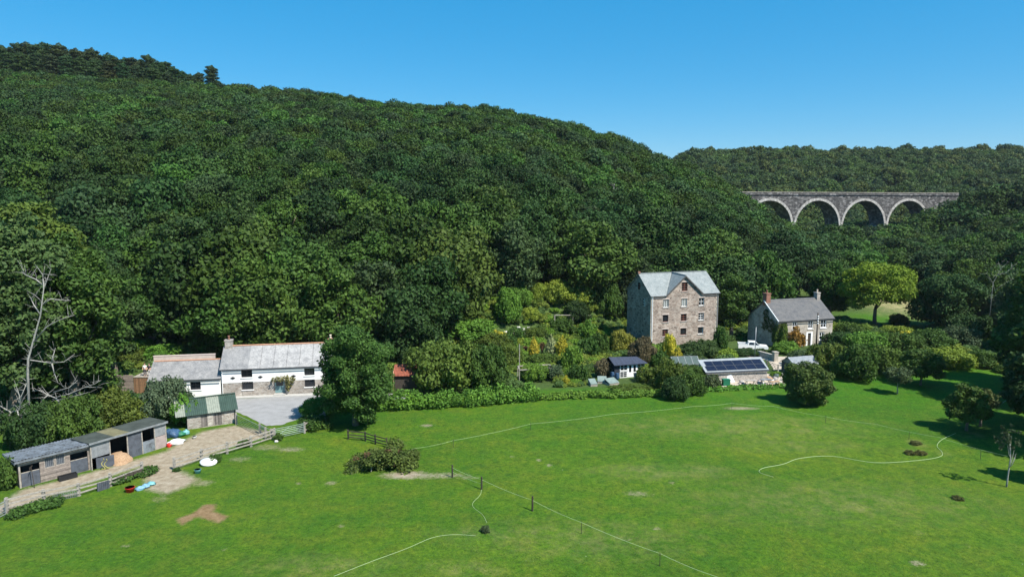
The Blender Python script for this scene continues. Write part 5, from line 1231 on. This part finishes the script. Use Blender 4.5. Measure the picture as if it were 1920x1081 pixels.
def person(px, z, Y, top, pants, label, ang, seed):
    p = PY(px, 706, Y); root = empty('person', (p.x, Y, z), label, 'person', ang)
    def skin(name, V, E, R, mat, par, sub=1):
        me = bpy.data.meshes.new(name); me.from_pydata(V, E, []); me.materials.append(MT[mat]); o = bpy.data.objects.new(name, me); COL.objects.link(o); o.parent = par
        sm = o.modifiers.new('skin', 'SKIN'); me.skin_vertices or None
        for i, r in enumerate(R): me.skin_vertices[0].data[i].radius = (r, r)
        me.skin_vertices[0].data[0].use_root = True
        sm.use_smooth_shade = True; ss = o.modifiers.new('sub', 'SUBSURF'); ss.levels = sub; ss.render_levels = sub; return o
    V = [(0,0,.95),(0,0,1.15),(0,-.01,1.38),(0,0,1.50),(0,-.01,1.56),(0,-.03,1.68),(0,-.02,1.76)]; E = [(0,1),(1,2),(2,3),(3,4),(4,5),(5,6)]; R = [.135,.12,.14,.065,.055,.095,.06]
    for s in (-1, 1):
        i = len(V); V += [(s*.17,0,1.42),(s*.25,-.02,1.15),(s*.22,-.20,.98),(s*.19,-.28,.96)]; E += [(2,i),(i,i+1),(i+1,i+2),(i+2,i+3)]; R += [.055,.045,.036,.03]
        for q in range(5):
            j = len(V); d = (q-2)*.018; V += [(s*.19+d,-.33,.955),(s*.19+d*1.3,-.36+abs(q-2)*.008,.935)]; E += [(i+3,j),(j,j+1)]; R += [.009,.008]
        i = len(V); V += [(s*.10,0,.86),(s*.11,-.01,.5),(s*.11,.02,.1),(s*.12,-.13,.04)]; E += [(0,i),(i,i+1),(i+1,i+2),(i+2,i+3)]; R += [.095,.065,.045,.04]
    b = skin('body', V, E, R, 'skin', root)
    V2 = [(0,0,.93),(0,0,1.15),(0,-.01,1.38),(0,0,1.46)]; E2 = [(0,1),(1,2),(2,3)]; R2 = [.155,.14,.16,.09]
    for s in (-1, 1): i = len(V2); V2 += [(s*.17,0,1.42),(s*.24,-.015,1.2)]; E2 += [(2,i),(i,i+1)]; R2 += [.075,.065]
    skin('shirt', V2, E2, R2, top, root)
    V3 = [(0,0,.96),(0,0,.88)]; E3 = [(0,1)]; R3 = [.15,.13]
    for s in (-1, 1): i = len(V3); V3 += [(s*.10,0,.80),(s*.11,-.01,.52),(s*.11,.015,.14)]; E3 += [(1,i),(i,i+1),(i+1,i+2)]; R3 += [.11,.085,.07]
    skin('trousers', V3, E3, R3, pants, root)
    h = MB(); h.lump((0,.015,1.755), (.105,.115,.085), seed, 10, 6, .08); h.build('hair', 'hair', root, True)
    m = MB(); m.lump((0,-.125,1.675), (.016,.025,.022), 1, 6, 4, 0); m.build('nose', 'skin', root, True)
    for s in (-1, 1): m = MB(); m.lump((s*.036,-.112,1.70), (.013,.012,.010), 1, 6, 4, 0); m.build('eye', 'hair', root, True)
    m = MB(); m.box(-.025,.025,-.125,-.105,1.632,1.64); m.build('mouth', 'brick', root)
    return root
person(272.5, zd, YD+.5, 'pale_cloth', 'shorts', 'person in pale top and dark trousers standing at the deck edge', .25, 1)
person(281, zd, YD+.3, 'dark_cloth', 'pale_cloth', 'person in dark top and pale trousers standing right on the deck', -.15, 2)
def table(px, py, label, L_=1.9, W_=.8, hh=.74, mat='grey_wood', bench=True, rz=0, name='picnic_table', cat='table'):
    o = empty(name, G(px, py), label, cat, rz); m = MB(); m.box(-L_/2, L_/2, -W_/2, W_/2, hh-.05, hh); m.build('tabletop', mat, o)
    for s in (-1, 1):
        m = MB(); x = s*L_*.36; m.bar((x,-W_*.75,0), (x,-.1,hh-.052), .07, .07); m.build('leg', mat, o); m = MB(); m.bar((x,W_*.75,0), (x,.1,hh-.052), .07, .07); m.build('leg', mat, o)
        if bench: m = MB(); m.box(-L_/2, L_/2, s*W_*.95-.15, s*W_*.95+.15, .40, .45); m.build('bench', mat, o)
    return o
table(236, 645, 'pale wooden picnic table on the terrace under the trees', 2.6, .9)
g = G(292, 648); lg = empty('log_store', g, 'small dark log store under the trees behind the annexe', 'shed', .1)
m = MB(); m.box(0,2.4,0,1.2,0,1.5); m.build('wall', 'vboards', lg); m = MB(); slab(m, (-.2,-.3,1.5), (2.6,-.3,1.5), (2.6,1.4,1.75), (-.2,1.4,1.75), .08); m.build('roof', 'grey_wood', lg)
lg.location.x -= .8
# rusty shed right of the ash tree, with yellow pole
g = G(752, 742); rs = empty('rusty_shed', g+Vector((-1.2, 2, 0)), 'small shed with rust red corrugated roof right of the ash tree', 'shed', .05)
m = MB(); m.box(0,2.8,0,2,0,2.35); m.build('wall', 'dark_wood', rs); m = MB(); corr(m, (-.2,-.3,2.3), (3,-.3,2.3), (3,2.2,3.35), (-.2,2.2,3.35), 16, .035); m.build('roof', 'rust', rs)
m = MB(); m.tube([(0,0,0), (.03,0,3.2)], .05, 6); item(m, 'pole', 'hay', 738, 738, 'yellowish pole standing in front of the rusty shed', 'pole')
# garden furniture
def frame_posts():
    g = G(1005, 716); o = empty('garden_pergola', g, 'pale timber frame with one tall pole in the kitchen garden', 'garden frame'); P_ = lambda px, py: G(px, py)-g
    a, b, c, d = P_(974,716), P_(1035,712), P_(971,712)+Vector((0,1.2,0)), P_(1031,709)+Vector((0,1.2,0)); up = Vector((0,0,1))
    for q, h in ((a,5.6),(b,1.75),(c,1.75),(d,1.75)): m = MB(); m.bar(q-up*.1, q+up*h, .11, .11); m.build('post', 'grey_wood', o)
    for p, q in ((a,b),(c,d),(a,c),(b,d)): m = MB(); m.bar(p+up*1.8, q+up*1.8, .12, .12); m.build('crossbar', 'grey_wood', o)
frame_posts()
g = G(1040, 616); ar = empty('garden_arch', g, 'weathered timber arch over the upper garden path', 'arch')
for px in (1040, 1074, 1108): m = MB(); q = G(px, 616)-g; m.bar(q, q+Vector((0,0,2.6)), .15, .15); m.build('post', 'grey_wood', ar)
m = MB(); q = G(1108, 616)-g; m.bar((0,0,2.65), q+Vector((0,0,2.65)), .12, .12); m.build('beam', 'grey_wood', ar)
for k, (px, py, h) in enumerate(((906,628,2.6),(893,625,1.9),(927,626,1.8))): m = MB(); m.tube([(0,0,-.1), (0,0,h)], .07, 6); item(m, 'garden_post', 'grey_wood', px, py, ('tallest thin post on the lawn left of the terrace', 'left thin post on the lawn left of the terrace', 'right thin post on the lawn left of the terrace')[k], 'post')
for k, (px, py) in enumerate(((949,625),(965,622),(972,617),(981,620),(991,618),(999,621),(1013,617),(1036,613),(1086,612))):
    m = MB(); m.lump((0,0,.12), (sr.uniform(.4,.7), .4, sr.uniform(.25,.42)), k+20, 9, 6, .25); item(m, 'boulder', 'white_rock', px, py, 'white boulder edging the upper garden terrace', 'boulder', k).update_tag(); bpy.context.scene.collection.objects[-1]['group'] = 'white boulders along the terrace'
a, b = G(940, 632), G(990, 628); m = MB(); m.bar((0,0,.3), b-a+Vector((0,0,.3)), .5, .8); o = m.build('terrace_wall', 'rubbish'); o.location = a; tag(o, 'low grey stone wall holding the upper garden terrace', 'wall')
for k, (px, py, rz_) in enumerate(((1114,724,.2),(1129,719,-.1),(1152,722,.5))):
    o = empty('cold_frame', G(px, py), ('small cold frame, leftmost of three with glass lid', 'middle cold frame with raised wooden rim', 'largest greenish cold frame nearest the summerhouse')[k], 'cold frame', rz_); w_ = (1.0, 1.3, 1.7)[k]
    m = MB(); m.box(-w_/2,w_/2,0,.05,0,.3); m.box(-w_/2,w_/2,1.2,1.25,0,.75); m.box(-w_/2,-w_/2+.05,.051,1.199,0,.3); m.box(w_/2-.05,w_/2,.051,1.199,0,.3); m.build('box', 'grey_wood', o)
    m = MB(); slab(m, (-w_/2,-.05,.36), (w_/2,-.05,.36), (w_/2,1.3,.82), (-w_/2,1.3,.82), .03); m.build('lid', 'frost', o)
def chair(px, py, label, rz_):
    o = empty('deck_chair', G(px, py), label, 'chair', rz_); m = MB()
    slab(m, (-.3,-.3,.35), (.3,-.3,.35), (.3,.2,.25), (-.3,.2,.25), .04); m.build('seat', 'grey_wood', o); m = MB(); slab(m, (-.3,.2,.28), (.3,.2,.28), (.3,.6,1.05), (-.3,.6,1.05), .04); m.build('backrest', 'grey_wood', o)
    for s in (-.32, .32):
        m = MB(); m.bar((s,-.3,0), (s,-.3,.55), .05, .05); m.build('leg', 'grey_wood', o); m = MB(); m.bar((s,.35,0), (s,.2,.5), .05, .05); m.build('leg', 'grey_wood', o); m = MB(); m.bar((s*1.05,-.35,.57), (s*1.05,.35,.55), .08, .03); m.build('armrest', 'grey_wood', o)
chair(1194, 713, 'wooden garden chair on the left in front of the summerhouse', .3); chair(1207, 711, 'wooden garden chair on the right in front of the summerhouse', -.2)
for k, (px, py) in enumerate(((1148,709),(1157,711))): m = MB(); m.lathe((0,0,0), [(.26,0),(.33,.3),(.33,.6),(.27,.9),(.28,.95),(.01,.96)], 14); item(m, 'water_butt', 'dblue_plastic', px, py, ('dark water butt, left of the pair beside the summerhouse', 'dark water butt, right of the pair beside the summerhouse')[k], 'water butt')
# junk yard in front of the solar shed
m = MB(); m.poly((-.75,0,0), (.75,0,0), (0,.35,1.5)); m.poly((-.75,.1,0), (0,.45,1.5), (.75,.1,0)); m.poly((-.75,0,0), (0,.35,1.5), (0,.45,1.5), (-.75,.1,0)); m.poly((.75,0,0), (.75,.1,0), (0,.45,1.5), (0,.35,1.5)); item(m, 'triangular_board', 'white_paint', 1369, 716, 'white triangular board propped in front of the solar shed', 'board', 0, False)
m = MB(); m.box(-.5,.5,-.35,.35,0,.85); m.box(-.54,.54,-.39,.39,.85,.93); item(m, 'compost_bin', 'green_plastic', 1361, 722, 'dark green lidded bin at the left of the junk yard', 'bin', .1, False)
for k, (px, py, l) in enumerate(((1407,722,'grey work table left in the junk yard'),(1436,720,'grey work table in the middle of the junk yard'),(1452,724,'pale trestle table at the right of the junk yard'))): table(px, py, l, 1.5, .7, .75, ('grey_wood', 'galv', 'hay')[k], False, .1*k, 'work_table')
rr = random.Random(77)
for k in range(26):
    px, py = rr.uniform(1385, 1470), rr.uniform(703, 722); r_ = rr.uniform(.18, .42); m = MB(); m.lump((0,0,r_*.5), (r_, r_*.8, r_*.75), 100+k, 8, 5, .35); mt_ = ('rubbish', 'white_rock', 'rock', 'dark_sheet', 'pinkwall')[k % 5]; cl = ('mottled grey', 'white', 'buff', 'dark', 'pinkish')[k % 5]
    o = item(m, 'rock', mt_, px, py, f'{cl} lump of stone among the junk before the solar shed', 'rock', k); o['group'] = f'{cl} stones in the junk yard'
sack(1440,712,.6,.45,.35,'hay','straw coloured sack in the junk yard',31,'sack','sack'); sack(1455,708,.5,.45,.4,'lime_bag' if 'lime_bag' in MT else 'pale_glass','pale greenish sack at the right of the junk yard',32,'sack','sack')
m = MB(); m.box(-1.0,1.0,-.3,.3,0,.55); m.box(-1.05,1.05,-.34,.34,.551,.62); item(m, 'stone_trough', 'white_paint', 1391, 711, 'long white trough behind the stones in the junk yard', 'trough', .1, False)
m = MB(); m.tube([(0,-.25,.35), (0,.25,.35)], .35, 14); item(m, 'old_wheel', 'black', 1400, 712, 'black old wheel standing by the white trough', 'wheel', .6)
# lane wall, pillar, pole, utility pole
a, b = G(1408, 664), G(1451, 676); m = MB(); m.bar((0,0,.4), b-a+Vector((0,0,.4)), .45, 1.2); o = m.build('stone_wall', 'rubbish'); o.location = a; tag(o, 'low dark stone wall along the farm lane', 'wall')
m = MB(); m.box(-.35,.35,-.35,.35,-.2,1.5); m.box(-.42,.42,-.42,.42,1.5,1.62); item(m, 'gate_pillar', 'house_stone', 1453, 677, 'pale stone gate pillar at the end of the lane wall', 'pillar', .2, False)
m = MB(); m.tube([(0,0,-.2), (0,0,5.4)], .06, 7); m.lump((0,0,5.45), (.09,.09,.09), 1, 8, 5, 0); item(m, 'metal_pole', 'galv', 1415, 674, 'thin grey metal pole behind the solar shed', 'pole')
g = G(1530, 655); up_ = empty('utility_pole', g, 'wooden utility pole with white insulators in front of the second house', 'pole'); m = MB(); m.tube([(0,0,-.3), (0,0,6.6)], [.15, .11], 8); m.build('pole_shaft', 'dark_wood', up_, True)
for k in range(4): m = MB(); m.lathe((.0,-.17,4.6+.42*k), [(.12,0),(.14,.1),(.09,.22),(.02,.24)], 8); m.build('insulator', 'white_plastic', up_, True)
# ------------------------------------------------------------------ pickup
def pickup():
    g = G(1411, 657); o = empty('pickup_truck', g, 'white pickup truck parked behind the dark hedge beside the second house', 'pickup', math.radians(-12))
    L_, W_ = 5.0, 1.75; y0, y1 = -W_/2, W_/2
    prof = [(-2.5,.55),(2.45,.5),(2.5,.85),(2.35,1.0),(1.25,1.08),(-2.5,1.08)]
    m = MB(); n = len(prof)
    m.poly(*[(x,y0,z) for x, z in prof]); m.poly(*[(x,y1,z) for x, z in reversed(prof)])
    for i in range(n): p, q = prof[i], prof[(i+1) % n]; m.poly((p[0],y0,p[1]), (p[0],y1,p[1]), (q[0],y1,q[1]), (q[0],y0,q[1]))
    m.build('body', 'car', o)
    i_ = .14; c = [(1.2,1.085),(.45,1.68),(-.75,1.70),(-.95,1.085)]
    m = MB(); m.hexa([(-.95,y0+.02,1.082), (1.2,y0+.02,1.082), (1.2,y1-.02,1.082), (-.95,y1-.02,1.082), (-.78,y0+i_,1.70), (.45,y0+i_,1.68), (.45,y1-i_,1.68), (-.78,y1-i_,1.70)]); m.build('cab', 'car', o)
    def pane(nm, *p): m = MB(); m.poly(*p); m.build(nm, 'glass', o)
    pane('windscreen', (1.15,y0+.12,1.14), (1.15,y1-.12,1.14), (.53,y1-.22,1.63), (.53,y0+.22,1.63))
    for s, y in ((-1, y0), (1, y1)):
        a_, b_ = y-s*.0+s*.0, 0
        lo, hi = y-s*.025, y-s*.125
        pane('side_window', (-.78,lo,1.16), (.12,lo,1.16), (.12,hi,1.62), (-.68,hi,1.62)); pane('side_window', (.2,lo,1.16), (.98,lo,1.16), (.45,hi,1.60), (.2,hi,1.62))
    m = MB(); m.box(-2.46,-1.02,y0+.08,y1-.08,1.086,1.09); m.build('load_bed', 'dark_sheet', o)
    for y in (y0, y1-.06): m = MB(); m.box(-2.49,-1.0,y,y+.06,1.083,1.32); m.build('bed_side', 'car', o)
    m = MB(); m.box(-2.5,-2.44,y0+.061,y1-.061,1.083,1.32); m.build('tailgate', 'car', o)
    for x in (-1.6, 1.55):
        for y in (y0-.02, y1-.2):
            m = MB(); m.tube([(x,y,.36), (x,y+.22,.36)], .36, 16); w_ = m.build('wheel', 'tyre', o); m = MB(); m.tube([(x,y-.01,.36), (x,y+.23,.36)], .2, 12); m.build('rim', 'galv', w_)
    for y in (y0+.12, y1-.42): m = MB(); m.box(2.44,2.515,y,y+.3,.72,.9); m.build('headlight', 'glass', o)
    m = MB(); m.box(2.44,2.56,y0+.05,y1-.05,.45,.62); m.build('bumper', 'dark_frame', o)
pickup()

# ------------------------------------------------------------------ undergrowth between field edge and wood (uncountable: stuff)
ur = random.Random(99); up_pts = []
LOWB = [leafmesh(f'low_leaves_{s}', crown_blobs(480+s, 4.1, 2.0, 22, 1.2, .22, .42, low=-.3), .36, .23, 1.1, seed=490+s, mats=('low_leaf',), zmin=-.3) for s in range(3)]
foot = [(o.location.x, o.location.y, o.rotation_euler.z, o) for o in ()]
def blocked(x, y):
    for ax, ay, rz_, x0, x1, y0, y1 in FOOT:
        dx, dy = x-ax, y-ay; u, v = dx*math.cos(rz_)+dy*math.sin(rz_), -dx*math.sin(rz_)+dy*math.cos(rz_)
        if x0 < u < x1 and y0 < v < y1: return True
    return False
FOOT = []
for nm, x0, x1, y0, y1 in (('cottage',-1.5,16,-9,7.5),('annexe',-1.5,10,-6,8),('mill',-1,15,-2.5,10),('stone_house',-1,13,-4,9.5),('stone_shed',-1,6,-3,5),('summerhouse',-1,5,-4,4),('solar_shed',-1,11,-7,4.5),('garden_shed',-.5,5,-1,4),('greenhouse',-.5,5,-3,3),('stable',-1,7,-6,4.0),('field_shelter',-1,9,-6,3.5),('timber_deck',-.5,3,-2,4),('rusty_shed',-.5,3.5,-4,3)):
    o = bpy.data.objects[nm]; FOOT.append((o.location.x, o.location.y, o.rotation_euler.z, x0, x1, y0, y1))
for _ in range(9000):
    y = ur.uniform(74, 150); x = ur.uniform(-.85, .8)*y if ur.random() < .6 else ur.uniform(-.05, .2)*y
    ix = float(960+F*x/(y*CT+CAMH*ST)); z = H(x, y); ixx, iy = proj(x, y, z)
    e = float(np.interp(ix, [0, 320, 720, 1020, 1240, 1480, 1560, 1700, 1760, 1860, 1920, 2300], [72, 86, 88, 92.5, 94.5, 99, 102, 106, 109, 103, 93, 71]))
    if y < e+1 or y > float(L_F(ix))+16 and ix < 1540 and not clear(ix, iy): continue
    if ix > 1540 and y > 150: continue
    if any(abs(x-g.x) < q[0]*1.05 and abs(y-g.y) < q[1]*1.05 for g, q in MEADOW): continue
    if 170 < ix < 780 and 734 < iy < 802: continue
    if 1370 < ix < 1525 and 640 < iy < 700: continue
    if 890 < ix < 1012 and 606 < iy < 640: continue
    if 962 < ix < 1042 and 696 < iy < 738: continue
    if 1098 < ix < 1172 and 700 < iy < 738: continue
    if 1180 < ix < 1225 and 700 < iy < 725: continue
    if 985 < ix < 1075 and 655 < iy < 676: continue
    if blocked(x, y): continue
    r_ = ur.uniform(.5, 1.25) if ur.random() < .8 else ur.uniform(1.2, 1.9)
    if 930 < ix < 1215: r_ *= .8
    up_pts.append((x, y, r_*.9, r_, 0))
    if len(up_pts) > 2300: break
print('undergrowth', len(up_pts))
wood_stuff('undergrowth', 'low mixed green undergrowth and border plants around the buildings', up_pts, LOWB)

A_, rz_ = HOUSE
iv = put('ivy', leafmesh('ivy', [((-.12, y, z), (.28, .75, .75)) for y, z in ((.3,.6),(.4,1.6),(.6,2.6),(1.0,3.5),(1.8,4.3),(2.6,4.0),(2.2,3.2),(3.2,4.8),(3.4,5.8),(3.6,3.4))]+[((x, -.15, z), (.6, .22, .7)) for x, z in ((.3,.6),(.4,1.7),(.5,2.8),(.3,3.8),(1.2,3.9))], .12, .08, .8, seed=66), None, (.060,.085,.022), A_, None, rz_)
tag(iv, 'ivy spreading over the dark left gable of the second house', 'climber')

# short grass tufts over the field: stuff
TUFT = []
for q in range(3):
    me = blades(f'grass_tuft_{q}', 26, 200+q, .05); me.transform(Matrix.Scale(4.1*.26, 4, (0,0,1)) @ Matrix.Scale(4.1, 4, (1,0,0)) @ Matrix.Scale(4.1, 4, (0,1,0))); me.materials[0] = MT['grass_leaf']; TUFT.append(me)
tp = []; gr_ = random.Random(5)
while len(tp) < 11000:
    y = 44+gr_.random()**1.3*56; x = gr_.uniform(-.74, .82)*y; ix = 960+F*x/(y*CT+CAMH*ST)
    iy = proj(x, y, 0)[1]
    if mnoise.noise(Vector((x*.12, y*.12, 0)))+gr_.uniform(-.7, .7) < .0: continue
    if iy < np.interp(ix, [0, 300, 330, 520, 720, 1020, 1480, 1700, 1900], [985, 925, 890, 822, 775, 762, 735, 715, 740]): continue
    if 300 < ix < 450 and 930 < iy < 990 or ix < 390 and iy < 925: continue
    r_ = gr_.uniform(.06, .15); tp.append((x, y, r_*.88, r_, 0))
wood_stuff('grass_tufts', 'short grass tufts growing all over the field', tp, TUFT)
# ------------------------------------------------------------------ camera, light, sky
cam = bpy.data.cameras.new('camera'); co_ = bpy.data.objects.new('camera', cam); COL.objects.link(co_)
cam.sensor_width = 36; cam.lens = 36*F/1920; cam.clip_start = .5; cam.clip_end = 6000
co_.location = (0, 0, CAMH); co_.rotation_euler = (math.pi/2-TH, 0, 0); SC.camera = co_
EL = math.radians(52); sx, sy = .75, -.66
sd = Vector((math.cos(EL)*sx, math.cos(EL)*sy, math.sin(EL)))
sl = bpy.data.lights.new('sun', 'SUN'); sl.energy = 5.0; sl.angle = math.radians(.53); sl.color = (1, .95, .86)
so = bpy.data.objects.new('sun', sl); COL.objects.link(so); so.rotation_euler = (-sd).to_track_quat('-Z', 'Y').to_euler(); so.location = (80, -60, 120)
w = bpy.data.worlds.new('World'); SC.world = w; w.use_nodes = True; nt = w.node_tree
bg = nt.nodes['Background']; sk = nt.nodes.new('ShaderNodeTexSky'); sk.sky_type = 'NISHITA'; sk.sun_disc = False
sk.sun_elevation = EL; sk.sun_rotation = math.atan2(sx, sy); sk.air_density = 1.0; sk.dust_density = .2; sk.ozone_density = 3.0; sk.altitude = 50
hs = nt.nodes.new('ShaderNodeHueSaturation'); hs.inputs['Saturation'].default_value = 1.45; hs.inputs['Hue'].default_value = .49
nt.links.new(sk.outputs[0], hs.inputs['Color']); mx = nt.nodes.new('ShaderNodeMix'); mx.data_type = 'RGBA'; mx.inputs[0].default_value = .5; mx.inputs[7].default_value = (.28, 2.97, 6.2, 1)
nt.links.new(hs.outputs[0], mx.inputs[6]); nt.links.new(mx.outputs[2], bg.inputs[0]); bg.inputs[1].default_value = .084
SC.view_settings.view_transform = 'Standard'; SC.view_settings.look = 'None'; SC.view_settings.exposure = 0.75; SC.view_settings.gamma = 1
SC.cycles.max_bounces = 5; SC.cycles.transparent_max_bounces = 4; SC.cycles.diffuse_bounces = 3; SC.cycles.glossy_bounces = 2; SC.cycles.use_denoising = True

# thin summer haze round the whole scene
hm = bpy.data.materials.new('haze'); hm.use_nodes = True; hn = hm.node_tree; hn.nodes.clear()
ho = hn.nodes.new('ShaderNodeOutputMaterial'); hv = hn.nodes.new('ShaderNodeVolumePrincipled'); hv.inputs['Color'].default_value = (.80, .90, 1, 1); hv.inputs['Density'].default_value = .00005; hv.inputs['Anisotropy'].default_value = .1
hn.links.new(hv.outputs[0], ho.inputs['Volume'])
m = MB(); m.box(-2500, 2500, -90, 1560, -12, 125); hz = m.build('haze', hm); tag(hz, 'thin pale summer haze over the valley', None, None, 'stuff')
